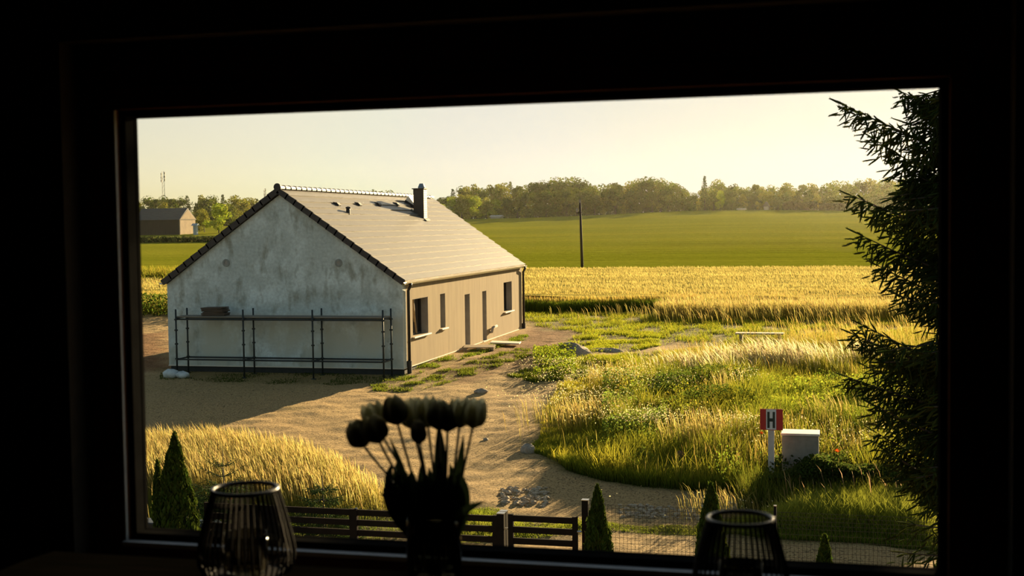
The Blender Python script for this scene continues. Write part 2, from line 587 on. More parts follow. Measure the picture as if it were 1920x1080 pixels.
room_box('wall_left', RX0 - .2, RX0, RY0, 3.05, RZ0 - .2, RZ1 + .2)
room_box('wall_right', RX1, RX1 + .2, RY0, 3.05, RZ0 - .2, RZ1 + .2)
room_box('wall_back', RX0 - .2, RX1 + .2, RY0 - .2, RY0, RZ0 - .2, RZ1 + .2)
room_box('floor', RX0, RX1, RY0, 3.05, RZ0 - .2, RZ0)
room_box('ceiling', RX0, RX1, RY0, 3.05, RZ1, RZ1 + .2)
win = MB()
def ring(mb, x0, x1, z0, z1, w, y0, y1):
    mb.box(x0, x0 + w, y0, y1, z0, z1).box(x1 - w, x1, y0, y1, z0, z1)
    mb.box(x0 + w, x1 - w, y0, y1, z0, z0 + w).box(x0 + w, x1 - w, y0, y1, z1 - w, z1)
    return mb
# outer frame fills the opening, the sash sits in it and holds gasket, bead and pane
win.box(OX0, OX0 + .05, 3.16, 3.28, OZ0, OZ1).box(OX1 - .07, OX1, 3.16, 3.28, OZ0, OZ1)
win.box(OX0 + .05, OX1 - .07, 3.16, 3.28, OZ0, OZ0 + .05).box(OX0 + .05, OX1 - .07, 3.16, 3.28, OZ1 - .12, OZ1)
w1 = win.build('window_1', M_FRAME, bevel=.003)
w1['kind'] = 'structure'
ring(MB(), OX0 + .05, OX1 - .07, OZ0 + .05, OZ1 - .12, .062, 3.145, 3.215).build('window_sash', M_FRAME, w1, bevel=.004)
MB().box(GX0 - .026, GX1 + .026, 3.122, 3.150, GZ0 - .030, GZ0 - .017).build('glazing_bead', M_BEAD, w1, bevel=.0015)
MB().box(GX0 - .026, GX0 - .019, 3.136, 3.150, GZ0 - .017, GZ1 + .018).build('glazing_bead', M_BEAD, w1, bevel=.0015)
ring(MB(), GX0 - .018, GX1 + .018, GZ0 - .018, GZ1 + .018, .018, 3.16, 3.215).build('gasket', M_GASKET, w1)
M_PANE = bpy.data.materials.new('clear_window_glass')
M_PANE.use_nodes = True
_t = M_PANE.node_tree
_t.nodes.clear()
_o = _t.nodes.new('ShaderNodeOutputMaterial')
_p = _t.nodes.new('ShaderNodeBsdfTransparent')
_p.inputs[0].default_value = (.965, .975, .965, 1)
_t.links.new(_p.outputs[0], _o.inputs[0])
MB().box(GX0 - .01, GX1 + .01, 3.200, 3.206, GZ0 - .01, GZ1 + .01).build('pane', M_PANE, w1)
ring(MB(), GX0 - .002, GX1 + .002, GZ0 - .002, GZ1 + .002, .003, 3.207, 3.222).build('spacer_bar', M_GASKET, w1)
sill = MB().box(OX0 + .003, OX1 - .003, 2.93, 3.158, OZ0 + .001, OZ0 + .026).build('trim_1', M_FRAME, bevel=.006)
sill['kind'] = 'structure'

# dark console table under the window
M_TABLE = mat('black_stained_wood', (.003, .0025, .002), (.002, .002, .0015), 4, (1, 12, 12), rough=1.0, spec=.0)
TZ = 4.165
tb = empty('console_table', (-.80, 2.55, RZ0), 'long black console table standing below the big window', 'table')
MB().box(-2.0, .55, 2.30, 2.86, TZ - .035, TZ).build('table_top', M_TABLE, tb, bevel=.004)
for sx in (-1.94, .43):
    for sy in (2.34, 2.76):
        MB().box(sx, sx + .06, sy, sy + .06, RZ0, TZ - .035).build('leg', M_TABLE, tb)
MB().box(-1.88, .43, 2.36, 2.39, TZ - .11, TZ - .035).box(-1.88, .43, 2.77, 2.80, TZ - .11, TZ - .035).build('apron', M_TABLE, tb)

# ================================================================== HOUSE UNDER CONSTRUCTION
HX0, HX1, HY0, HY1 = -23.92, -14.68, 42.02, 59.80
RX, RZ = -19.30, 6.52
PITCH = math.radians(35.35)
SA, CA = math.sin(PITCH), math.cos(PITCH)
def gable_plaster():
    m, nt, b = nodes('patchy_whitewash')
    f1 = noise_fac(nt, 1.1, 7.0, (1.0, 1, .95), .42, .60, rough=.58)
    f2 = noise_fac(nt, 1.7, 6.0, (1.25, 1, .6), .53, .66)
    f3 = noise_fac(nt, .42, 3.0, (1, 1, 1.2), .45, .58)
    f4 = noise_fac(nt, 9, 6.0, (1, 1, 1), .3, .7)
    c = mixc(nt, f1, (.78, .86, .84), (.55, .60, .56))
    c = mixc(nt, f3, c, (.60, .66, .63))
    c = mixc(nt, f2, c, (.40, .415, .355))
    c2 = nt.nodes.new('ShaderNodeMixRGB')
    c2.blend_type = 'MULTIPLY'
    c2.inputs[0].default_value = .25
    nt.links.new(c, c2.inputs[1])
    nt.links.new(f4, c2.inputs[2])
    # raw darker undercoat on the lower storey, below the deck of the scaffold
    tc = nt.nodes.new('ShaderNodeTexCoord')
    sx = nt.nodes.new('ShaderNodeSeparateXYZ')
    nt.links.new(tc.outputs['Object'], sx.inputs[0])
    mr = nt.nodes.new('ShaderNodeMapRange')
    mr.inputs['From Min'].default_value, mr.inputs['From Max'].default_value = 2.05, 1.75
    nt.links.new(sx.outputs['Z'], mr.inputs['Value'])
    mm = nt.nodes.new('ShaderNodeMath')
    mm.operation = 'MULTIPLY'
    nt.links.new(mr.outputs[0], mm.inputs[0])
    nt.links.new(noise_fac(nt, .8, 5.0, (1.2, 1, .8), .38, .58), mm.inputs[1])
    nt.links.new(mixc(nt, mm.outputs[0], c2.outputs[0], (.53, .54, .46)), b.inputs['Base Color'])
    b.inputs['Roughness'].default_value = .9
    b.inputs['Specular IOR Level'].default_value = .2
    bump(nt, b, f4, .25, .01)
    return m
M_GABLE = gable_plaster()
M_WALL = mat('beige_base_coat', (.345, .26, .150), (.29, .215, .125), 2.2, (1, 1.6, .25), rough=.9, spec=.15, bmp=.08, detail=6)
M_REVEAL = mat('grey_reveal_plaster', (.36, .33, .29), (.31, .28, .25), 5, rough=.9, spec=.15)
M_PLINTH = mat('black_foundation_coating', (.035, .035, .03), None, 7, rough=.9)
M_TILE = mat('grey_flat_roof_tile', (.195, .172, .140), (.172, .15, .124), 3.0, (1, .6, 1), rough=.45, spec=.5)
M_VERGE = mat('dark_verge_tile', (.055, .042, .034), (.04, .03, .025), 6, rough=.6)
M_GUTTER = mat('pale_gutter_metal', (.86, .78, .66), (.80, .72, .60), 4, rough=.38, metal=.75)
M_PIPE = mat('dark_downpipe', (.035, .028, .022), None, 4, rough=.5)
M_CHIM = mat('brown_clinker', (.11, .078, .052), (.085, .06, .042), 14, (1, 1, 3), rough=.7, bmp=.2)
M_CHIM_SIDE = M_CHIM
M_VENT = mat('grey_vent_ring', (.30, .31, .28), (.22, .23, .21), 8, rough=.8)
M_COWL = mat('grey_metal_cowl', (.30, .32, .34), None, 5, rough=.45, metal=.7)
M_SILLSTONE = mat('pale_window_sill', (.72, .64, .52), (.65, .58, .46), 6, rough=.6)
M_DARKGLASS = mat('dark_pane', (.012, .012, .012), None, 4, rough=.08, spec=.6)
M_WFRAME = mat('anthracite_window_frame', (.035, .03, .027), None, 6, rough=.5)
M_GLINT = mat('painted_reflection', (.45, .32, .18), (.36, .25, .14), 4, (1, 8, 8), rough=.8)

house = empty('house', ((HX0 + HX1) / 2, HY0, 0), 'unfinished single-storey house with whitewashed gable, pale tiled roof and scaffold in front', 'house')
def hpt(u, n):                                     # roof plane: u down the slope from the ridge, n above the tiles; right slope
    return (RX + u * CA + n * SA, RZ - u * SA + n * CA)
def mirror(p):
    return (2 * RX - p[0], p[1])
WT = .35
ev = hpt((HX1 - RX) / CA, -.20)
ez = ev[1]
apex = RZ - .20 / CA
gw = MB().prism([(HX0, 0), (HX1, 0), (HX1, ez), (RX, apex), (HX0, ez)], HY0, HY0 + WT).build('gable_wall', M_GABLE, house)
MB().prism([(HX0, 0), (HX1, 0), (HX1, ez), (RX, apex), (HX0, ez)], HY1 - WT, HY1).build('rear_gable_wall', M_WALL, house)
MB().box(HX0, HX0 + WT, HY0 + WT, HY1 - WT, 0, ez).build('far_side_wall', M_WALL, house)
MB().box(HX0 + .05, HX1 - .05, HY0 + .05, HY1 - .05, -.7, .0).build('foundation_plinth', M_PLINTH, house)
MB().box(HX0 - .015, HX1 + .015, HY0 - .015, HY0 + .01, -.012, .022).box(HX1 - .01, HX1 + .015, HY0, HY1, -.012, .022).build('base_profile', M_SILLSTONE, house)
# long wall with its openings: (y0, y1, z0, z1)
OPEN = [(43.09, 44.89, 1.05, 2.42), (46.43, 47.08, 1.08, 2.43), (49.80, 50.55, 0.04, 2.22), (52.52, 53.18, 0.0, 2.21), (56.22, 57.74, 1.04, 2.42)]
lw = MB()
y = HY0 + WT
lw.box(HX1 - WT, HX1, HY0 + WT, OPEN[0][0], 0, ez)
for i, (a, b_, z0, z1) in enumerate(OPEN):
    if z0 > .01:
        lw.box(HX1 - WT, HX1, a, b_, 0, z0)
    lw.box(HX1 - WT, HX1, a, b_, z1, ez)
    nxt = OPEN[i + 1][0] if i + 1 < len(OPEN) else HY1 - WT
    lw.box(HX1 - WT, HX1, b_, nxt, 0, ez)
lw.build('long_wall', M_WALL, house)
rv = MB()
for a, b_, z0, z1 in OPEN:                         # thin grey plaster lining of each opening
    t = .012
    rv = MB().box(HX1 - WT, HX1 - .004, a, a + t, z0, z1).box(HX1 - WT, HX1 - .004, b_ - t, b_, z0, z1).box(HX1 - WT, HX1 - .004, a + t, b_ - t, z1 - t, z1)
    rv.build('opening_reveal', M_REVEAL, house)
for k, (a, b_, z0, z1) in enumerate(OPEN):
    xi = HX1 - WT + .03
    if k in (0, 1, 4):
        fr = MB()
        w = .07
        fr.box(xi - .03, xi + .05, a + .012, a + w, z0, z1 - .012).box(xi - .03, xi + .05, b_ - w, b_ - .012, z0, z1 - .012)
        fr.box(xi - .03, xi + .05, a + w, b_ - w, z0, z0 + w).box(xi - .03, xi + .05, a + w, b_ - w, z1 - w, z1 - .012)
        if k != 1:
            mid = (a + b_) / 2 + .12
            fr.box(xi - .03, xi + .05, mid - .05, mid + .05, z0 + w, z1 - w)
        f = fr.build('window', M_WFRAME, house)
        MB().box(xi - .01, xi, a + w, b_ - w, z0 + w, z1 - w).build('pane', M_DARKGLASS, f)
        MB().box(HX1 - .10, HX1 + .11, a - .10, b_ + .10, z0 - .055, z0 - .004).build('window_sill', M_SILLSTONE, house, bevel=.008)
    else:
        MB().box(xi, xi + .05, a + .02, b_ - .02, z0 + .03, z1 - .02).build('door', M_WFRAME, house)
        MB().box(HX1 - .3, HX1 + .05, a - .02, b_ + .02, z0 - .045, z0 + .02).build('door_sill', M_SILLSTONE, house)
MB().bar((HX1 - .27, 44.25, 1.08), (HX1 - .22, 43.75, 2.38), .09, .03).build('slanted_reflection', M_GLINT, house)  # pale bar standing in for a slanted light reflection in the window
MB().path([(HX1 - .05, 53.66, .32), (HX1 + .10, 53.66, .33), (HX1 + .13, 53.70, .52), (HX1 + .14, 54.35, .55)], .06, 8).build('pipe_stub', M_REVEAL, house, smooth=True)
# round holes in the gable
for px in (424, 635):
    c = yp(px, 493, HY0)
    rg = MB().lathe([(.075, -.012), (.075, .02), (.14, .02), (.15, -.012)], (0, 0, 0), 18)
    rg.v = [(c[0] + x_, HY0 - z_, c[2] + y_) for x_, y_, z_ in rg.v]
    rg.f = [tuple(reversed(f)) for f in rg.f]
    rg.build('wall_vent', M_VENT, house)
    dk = MB().lathe([(.0001, .004), (.08, .004)], (0, 0, 0), 18)
    dk.v = [(c[0] + x_, HY0 - z_, c[2] + y_) for x_, y_, z_ in dk.v]
    dk.build('vent_grille', M_REVEAL, house)

# roof: courses of flat tiles, ridge and verge tiles
YF, YB = HY0 - .16, HY1 + .14
NC = 15
UL = (HX1 - RX) / CA + .16
GU = (UL - .10) / NC
def course(i, flip):
    u0, u1 = .10 + i * GU, .10 + (i + 1) * GU + .035
    pg = [hpt(u0, -.045), hpt(u1, -.028), hpt(u1, .030), hpt(u0, -.012)]
    if flip:
        pg = [mirror(p) for p in reversed(pg)]
    return MB().prism(pg, YF + .02, YB)
for flip in (False, True):
    deck = [hpt(.0, -.17), hpt(UL - .05, -.17), hpt(UL - .05, -.05), hpt(.0, -.05)]
    if flip:
        deck = [mirror(p) for p in reversed(deck)]
    MB().prism(deck, HY0 - .04, HY1 + .03).build('roof_deck', M_GLINT if False else M_VERGE, house)
    for i in range(NC):
        course(i, flip).build('tile_course', M_TILE, house)
        u0, u1 = .06 + i * GU, .06 + (i + 1) * GU + .05
        pg = [hpt(u0, -.185), hpt(u1, -.170), hpt(u1, .048), hpt(u0, .018)]
        if flip:
            pg = [mirror(p) for p in reversed(pg)]
        MB().prism(pg, YF - .03, YF + .022).build('verge_tile', M_VERGE, house)
NR = 38
rl = (YB - YF + .03) / NR
def ridge_tile_mesh():
    mb = MB()
    n = 8
    for s_, (yy, rr) in enumerate(((0, .125), (rl + .05, .105))):
        for j in range(n + 1):
            t = math.pi * (j / n) * 1.16 - .25
            mb.v.append((rr * math.cos(t) * 1.12, yy, rr * math.sin(t) * .95 + .02))
    for j in range(n):
        mb.f.append((j, j + 1, j + n + 2, j + n + 1))
    mb.f.append(tuple(range(n + 1)))
    return mb
first = None
for i in range(NR):
    p = (RX - house.location[0], YF - .03 + i * rl - house.location[1], RZ - .035)
    if first is None:
        first = ridge_tile_mesh().build('ridge_tile', M_TILE, house, org=(0, 0, 0), smooth=False)
        o = first
    else:
        o = first.copy()
        COL.objects.link(o)
        o.parent = house
    o.location = p
MB().path([(RX, YF - .05, RZ + .02), (RX, YF - .01, RZ + .02)], .14, 12).build('ridge_end_cap', M_VERGE, house)
# gutter (half round) and downpipes
gx, gzt = hpt(UL + .03, -.03)
gm = MB()
prof = [(gx + .065 * math.cos(t) + .03, gzt + .065 * math.sin(t) - .015) for t in [math.pi + math.pi * k / 8 for k in range(9)]]
inner = [(gx + .052 * math.cos(t) + .03, gzt + .052 * math.sin(t) - .012) for t in [math.pi + math.pi * k / 8 for k in range(9)]]
gm.prism(prof + inner[::-1], YF - .02, YB + .05).build('gutter', M_GUTTER, house)
MB().prism([(gx - .045, gzt - .12), (gx - .02, gzt - .12), (gx - .02, gzt + .02), (gx - .045, gzt + .02)], HY0 - .06, HY1 + .06).build('fascia_board', M_GUTTER, house)
for yy in (HY0 + .42, HY1 - .02):
    pts = [(gx + .03, yy, gzt - .07), (gx + .03, yy, gzt - .16), (HX1 + .075, yy, gzt - .34), (HX1 + .075, yy, -.28)]
    dp = MB().path(pts, .055, 10).build('downpipe', M_PIPE, house, smooth=True)
    MB().path([(HX1 + .075, yy, .25), (HX1 + .075, yy, -.3)], .085, 10).build('drain_socket', M_PIPE, dp)
MB().prism([mirror(p) for p in reversed(prof + inner[::-1])], YF - .02, YB + .05).build('gutter', M_GUTTER, house)

# chimney
cx0, cx1, cy0, cy1 = -18.185, -17.700, 53.76, 54.24
ch = MB().box(cx0, cx1, cy0, cy1, 5.2, 6.745).build('chimney', M_CHIM, house)
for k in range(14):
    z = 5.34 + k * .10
    MB().box(cx1 - .004, cx1 + .006, cy0 + .004, cy1 - .004, z, z + .088).build('sunlit_side_course', M_SILLSTONE, ch)  # sunlight on this side of the chimney put into the pale colour
MB().box(cx0 - .05, cx1 + .04, cy0 - .05, cy1 + .05, 6.745, 6.785).build('chimney_cap', M_CHIM, ch)
MB().lathe([(.165, 0), (.165, .05), (.10, .20), (.085, .215), (.0001, .22)], (cx0 + .32, cy0 + .24, 6.785), 14).build('cowl', M_COWL, ch, smooth=False)
fl = MB()
for a, b_ in (((cx1 + .01, cy0 - .09), (cx1 + .14, cy1 + .09)), ((cx0 - .12, cy0 - .09), (cx0, cy1 + .09))):
    u0, u1 = (a[0] - RX) / CA, (b_[0] - RX) / CA
    pg = [hpt(u0, .012), hpt(u1, .012), hpt(u1, .045), hpt(u0, .06)]
    fl.prism(pg, a[1], b_[1])
u0, u1 = (cx0 - RX) / CA, (cx1 - RX) / CA
fl.prism([hpt(u0, .0), hpt(u1 + .12, .0), hpt(u1 + .12, .05), hpt(u0, .05)], cy1, cy1 + .10)
fl.build('chimney_flashing', M_TILE, ch)

def on_roof(px, py):
    d = ray(px, py)
    s_ = SA / CA
    t = (RZ + s_ * RX - 5.0) / (d[2] + s_ * d[0])
    return EYE + d * t
def roof_vent(px, py, h, w):
    c = on_roof(px, py)
    u = (c[0] - RX) / CA
    pg = [hpt(u - .14, .0), hpt(u + .16, .0), hpt(u + .16, h * .75), hpt(u + .03, h), hpt(u - .12, h * .25)]
    v = MB().prism(pg, c[1] - w / 2, c[1] + w / 2).build('roof_vent', M_VERGE, house)
for px in (630, 670, 707, 742):
    roof_vent(px, 383, .10, .24)
c = on_roof(653, 400)
MB().path([(c[0], c[1], c[2] - .05), (c[0], c[1], c[2] + .14), (c[0] - .01, c[1] + .02, c[2] + .20)], [.08, .08, .06], 10).lathe([(.10, .18), (.10, .24), (.0001, .27)], (c[0], c[1], c[2]), 12).build('roof_flue', M_VERGE, house, smooth=False)
c = on_roof(771, 385)
u = (c[0] - RX) / CA
hat = MB().prism([hpt(u - .30, .02), hpt(u + .30, .02), hpt(u + .30, .10), hpt(u - .30, .10)], c[1] - .25, c[1] + .5).build('roof_hatch', M_VERGE, house)
MB().prism([hpt(u - .30, .10), hpt(u + .30, .12), hpt(u + .27, .15), hpt(u - .30, .33)], c[1] - .25, c[1] + .5).build('hatch_lid', M_GUTTER, hat)

# ================================================================== SCAFFOLD
M_STEEL = mat('dark_scaffold_steel', (.035, .042, .040), (.028, .032, .030), 9, rough=.55, metal=.3)
M_DECK = mat('weathered_deck_board', (.25, .22, .17), (.19, .165, .13), 3, (.6, 8, 8), rough=.85)
sc_x, YBK = [], 41.72
bx = [351, 475, 603, 733]
XS = [yp(p, 600, YBK)[0] for p in bx]
fx = [330, 456, 585, 718]
YFR = np.mean([x / (yp(p, 600, 1.0)[0]) for x, p in zip(XS, fx)])
scaff = empty('scaffold', (XS[0], YFR, float(gz(XS[0], YFR))), 'low steel scaffold with plank deck standing along the whitewashed gable', 'scaffold')
ZD = float(yp(330, 594, YFR)[2])
def gnd(x, y):
    return float(gz(x, y))
for yy in (YFR, YBK):
    for i, x in enumerate(XS):
        g0 = gnd(x, yy)
        top = ZD + .27
        st = MB().path([(x, yy, g0 + .02), (x, yy, top)], .033, 8).build('standard', M_STEEL, scaff, smooth=True)
        for z in (.38, .92, 1.42, ZD - .10):
            MB().lathe([(.033, -.03), (.064, -.025), (.064, .025), (.033, .03)], (x, yy, z), 8).build('collar', M_STEEL, st)
        MB().box(x - .07, x + .07, yy - .07, yy + .07, g0 - .02, g0 + .025).build('base_plate', M_STEEL, st)
    for z in (.36,):
        for i in range(3):
            MB().path([(XS[i], yy, z), (XS[i + 1], yy, z - .0)], .030, 8).build('ledger', M_STEEL, scaff, smooth=True)
    for i in range(3):
        MB().path([(XS[i], yy, ZD - .09), (XS[i + 1], yy, ZD - .09)], .030, 8).build('ledger', M_STEEL, scaff, smooth=True)
for x in XS:
    for z in (.36, ZD - .05):
        MB().path([(x, YFR, z), (x, YBK, z)], .028, 8).build('transom', M_STEEL, scaff, smooth=True)
dw = (YBK - YFR - .08) / 3
for i in range(3):
    for k in range(3):
        y0 = YFR + .04 + k * dw
        MB().box(XS[i] + .01, XS[i + 1] - .01, y0 + .008, y0 + dw - .008, ZD - .028, ZD + .016 + .006 * (k % 2)).build('plank', M_DECK, scaff)
M_PANEL = mat('brown_board', (.10, .07, .045), (.07, .05, .035), 5, (1, 6, 6), rough=.8)
c = yp(404, 592, (YFR + YBK) / 2)
rr = random.Random(5)
z = ZD + .024
LBL = ['lowest board of the small stack on the scaffold deck', 'second board from the bottom of the stack on the scaffold deck', 'third board from the bottom of the stack on the scaffold deck',
       'fourth board from the bottom of the stack on the scaffold deck', 'fifth board from the bottom of the stack on the scaffold deck', 'topmost slightly warped board of the stack on the scaffold deck']
for i in range(6):
    hw, hd, th = .42 + rr.uniform(-.04, .04), .27, .044
    o = MB().box(-hw, hw, -hd, hd, 0, th).build('board', M_PANEL, None, bevel=.003)
    o.location = (c[0] + rr.uniform(-.02, .02), (YFR + YBK) / 2, z)
    o.rotation_euler = (0, -.02 if i == 5 else 0, rr.uniform(-.12, .12))
    tag(o, LBL[i], 'board', 'boards stacked on the scaffold deck')
    z += th + .008

# ================================================================== THINGS ON THE BUILDING PLOT
M_SACK = mat('white_plastic', (.62, .66, .64), (.50, .54, .53), 5, rough=.6, bmp=.3)
g = gpt(326, 709)
sk = MB().blob((g[0] - .12, g[1], g[2] + .13), (.30, .24, .17), 2, 12, 8, .16).build('plastic_sack', M_SACK, None, org=tuple(g), smooth=True)
sk.location = g
tag(sk, 'crumpled white plastic sack lying by the left scaffold foot', 'sack')
sk2 = MB().blob((g[0] + .38, g[1] - .05, g[2] + .10), (.26, .2, .13), 7, 12, 8, .2).build('plastic_sack', M_SACK, None, org=tuple(g), smooth=True)
sk2.location = g
tag(sk2, 'flatter white plastic sack just right of the crumpled one under the scaffold', 'sack')

M_PALLET = mat('grey_pallet_wood', (.42, .32, .20), (.33, .25, .16), 4, (1, 8, 8), rough=.85)
def pallet(c, rz, label, L=1.2, W=.8):
    p = empty('pallet', c, label, 'pallet', None, rz)
    for k in range(5):
        y0 = -W / 2 + k * (W - .11) / 4
        MB().box(-L / 2, L / 2, y0, y0 + .13, .115, .14).build('top_board', M_PALLET, p, org=(0, 0, 0))
    for k in range(3):
        for j in range(3):
            x0, y0 = -L / 2 + k * (L - .14) / 2, -W / 2 + j * (W - .1) / 2
            MB().box(x0, x0 + .14, y0, y0 + .1, .022, .115).build('block', M_PALLET, p, org=(0, 0, 0))
    for j in range(3):
        y0 = -W / 2 + j * (W - .1) / 2
        MB().box(-L / 2, L / 2, y0, y0 + .1, 0, .022).build('bottom_board', M_PALLET, p, org=(0, 0, 0))
    return p
g = gpt(900, 656)
pallet((g[0] - .05, g[1] + .1, g[2]), .2, 'weathered pallet laid as a step below the house door', 1.25, 1.1)
g = gpt(948, 648)
bd = MB().box(-.62, .62, -.42, .42, .05, .10).build('insulation_board', M_SILLSTONE, None, org=(0, 0, 0), bevel=.006)
bd.location = (g[0], g[1], g[2] + .03)
bd.rotation_euler = (0, .04, .15)
tag(bd, 'pale flat board lying on the soil beyond the pallet by the house', 'board')
M_GRAVEL = mat('grey_gravel', (.44, .37, .28), (.30, .25, .19), 14, rough=.95, bmp=.8)
g = gpt(1072, 664)
V = []
o = MB().blob((0, 0, 0), (.75, .7, .50), 21, 18, 11, .12).build('gravel_heap', M_GRAVEL, None, org=(0, 0, 0), smooth=True)
o.location = (g[0], g[1], g[2] - .05)
tag(o, 'small grey heap of gravel on the track right of the house', 'heap')
g = gpt(1134, 657)
o = MB().blob((0, 0, 0), (.80, .35, .16), 33, 16, 9, .12).build('soil_mound', M_GRAVEL, None, org=(0, 0, 0), smooth=True)
o.location = (g[0], g[1], g[2] - .03)
tag(o, 'low dark mound of soil right of the gravel heap', 'mound')
g = gpt(1425, 655)
pl = empty('plank_pile', g, 'long weathered planks on bearers half hidden by pale grass', 'planks')
ptop = zp(1425, 633, 0)
ps = 0.70
for k in range(3):
    MB().box(-.95, .95, -.30 + k * .2, -.12 + k * .2, .60, .65).build('plank', M_PALLET, pl, org=(0, 0, 0))
for x in (-.8, .7):
    MB().box(x, x + .12, -.28, .28, 0, .60).build('bearer', M_PALLET, pl, org=(0, 0, 0))

g = gpt(990, 846)
o = MB().blob((0, 0, 0), (.20, .17, .16), 44, 12, 8, .12).build('boulder', M_GRAVEL, None, org=(0, 0, 0), smooth=True)
o.location = (g[0], g[1], g[2] + .06)
tag(o, 'grey boulder at the inner bend of the sandy track', 'stone')
g = gpt(911, 823)
o = MB().blob((0, 0, 0), (.07, .06, .055), 45, 10, 7, .14).build('stone', M_GRAVEL, None, org=(0, 0, 0), smooth=True)
o.location = (g[0], g[1], g[2] + .02)
tag(o, 'small dark stone lying alone on the sand right of the tulips', 'stone')
g = gpt(902, 737)
o = MB().blob((0, 0, 0), (.22, .16, .10), 46, 12, 8, .18).build('stone', M_GRAVEL, None, org=(0, 0, 0), smooth=True)
o.location = (g[0], g[1], g[2] + .02)
tag(o, 'flat grey stone on the sand above the rightmost tulip', 'stone')
# hydrant sign with the letter H
M_SRED = mat('red_sign_panel', (.46, .022, .012), (.40, .018, .010), 3, rough=.55)
M_SWHITE = mat('white_sign_panel', (.74, .74, .72), None, 3, rough=.5)
M_SBLACK = mat('black_sign_letter', (.018, .03, .018), None, 3, rough=.6)
M_POST = mat('pale_sign_post', (.56, .50, .46), (.48, .42, .38), 6, rough=.7)
g = yp(1446, 800, 27.2)
g = np.array((g[0], 27.2, float(gz(g[0], 27.2))))
sg = empty('hydrant_sign', g, 'red and white sign with black letter H on a pale post in the grass', 'sign')
YS = g[1]
tl, br = yp(1425, 766, YS), yp(1468, 807, YS)
x0, x1, z0, z1 = tl[0], br[0], br[2] + .005, tl[2]
W_ = x1 - x0
MB().box(x0 + W_ * .35, x0 + W_ * .62, YS - .02, YS + .03, g[2] - .1, z0 + .1).build('post', M_POST, sg)
MB().box(x0, x1, YS - .035, YS - .021, z0, z1).build('sign_panel', M_SRED, sg, bevel=.003)
a0, a1 = x0 + W_ * .27, x0 + W_ * .71
MB().box(a0, a1, YS - .040, YS - .0351, z0 + .012, z1 - .008).build('white_field', M_SWHITE, sg)
hw = a1 - a0
l0, l1 = a0 + hw * .12, a1 - hw * .12
h0, h1 = z0 + .045, z1 - .06
sw = (l1 - l0) * .30
hm = (h0 + h1) / 2
MB().box(l0, l0 + sw, YS - .045, YS - .0401, h0, h1).box(l1 - sw, l1, YS - .045, YS - .0401, h0, h1).box(l0 + sw, l1 - sw, YS - .045, YS - .0401, hm - .035, hm + .035).build('letter', M_SBLACK, sg)

M_CONC = mat('grey_concrete', (.23, .215, .18), (.18, .17, .14), 6, rough=.85, bmp=.15)
M_CONCTOP = mat('pale_concrete_lid', (.62, .58, .50), None, 6, rough=.8)
g = yp(1500, 812, 27.4)
g = np.array((g[0], 27.4, float(gz(g[0], 27.4))))
YB_ = g[1]
a, b_ = yp(1466, 812, YB_), yp(1535, 812, YB_)
ub = empty('utility_box', ((a[0] + b_[0]) / 2, YB_, g[2]), 'low grey concrete utility box with pale lid beside the H sign', 'box')
MB().box(a[0], b_[0], YB_, YB_ + .55, g[2] - .1, a[2] - .05).build('body', M_CONC, ub, bevel=.01)
MB().box(a[0] - .02, b_[0] + .02, YB_ - .03, YB_ + .58, a[2] - .05, a[2]).build('lid', M_CONCTOP, ub, bevel=.01)

M_RUST = mat('rusty_iron', (.13, .045, .022), (.08, .03, .018), 9, rough=.7, bmp=.3)
g = gpt(1275, 880)
t_ = yp(1275, 845, g[1])
hd = empty('hydrant', g, 'rusty brown hydrant head poking out of the bank grass', 'hydrant')
MB().lathe([(.06, -.05), (.06, t_[2] - g[2] - .22)], tuple(g), 12, True).build('stem', M_RUST, hd, smooth=False)
MB().lathe([(.06, 0), (.10, .03), (.115, .10), (.095, .17), (.05, .21), (.0001, .22)], (g[0], g[1], t_[2] - .22), 14).build('cap', M_RUST, hd, smooth=True)
MB().path([(g[0], g[1], t_[2] - .15), (g[0] + .15, g[1] - .05, t_[2] - .17)], [.045, .055], 10).build('outlet', M_RUST, hd, smooth=True)

# ================================================================== FENCE
M_FENCE = mat('dark_brown_metal_fence', (.022, .016, .012), (.016, .012, .009), 4, rough=.8, spec=.03)
M_CAP = mat('bright_post_cap', (.45, .42, .38), None, 4, rough=.25, metal=.8)
M_WIRE = mat('dark_fence_wire', (.045, .038, .026), None, 4, rough=.5, metal=.3)
YFN = 20.5
def fx_(px, py, y=YFN):
    return yp(px, py, y)
GB = -1.0
fen = empty('sliding_gate', (fx_(660, 960)[0], YFN, GB), 'long dark slatted driveway gate behind the tulips and the left lantern', 'gate')
xa, xb = fx_(388, 945)[0], fx_(936, 970)[0]
zt = fx_(930, 966.5)[2]
rail_z = [zt - .005, zt - .185, zt - .365, zt - .545, zt - .725]
for z in rail_z:
    MB().box(xa, xb, YFN - .02, YFN + .02, z - .105, z).build('rail', M_FENCE, fen)
for px, w in ((390, 10), (663.5, 14), (930, 12)):
    x0, x1 = fx_(px - w / 2, 970)[0], fx_(px + w / 2, 970)[0]
    MB().box(x0, x1, YFN - .045, YFN + .03, GB + .04, zt + .006).build('stile', M_FENCE, fen)
c = fx_(668, 955.5)
o = MB().lathe([(.025, 0), (.028, .012), (.0001, .025)], (c[0], YFN, zt + .004), 10).build('bolt_head', M_CAP, fen)
wic = empty('garden_gate', (fx_(1018, 980)[0], YFN, GB), 'dark slatted pedestrian gate between posts left of the small thuja', 'gate')
zt2 = fx_(960, 965)[2]
xa, xb = fx_(953, 965)[0], fx_(1083, 975)[0]
for k in range(5):
    z = zt2 - .005 - k * .195
    MB().box(xa + .09, xb - .09, YFN - .02, YFN + .02, z - .105, z).build('rail', M_FENCE, wic)
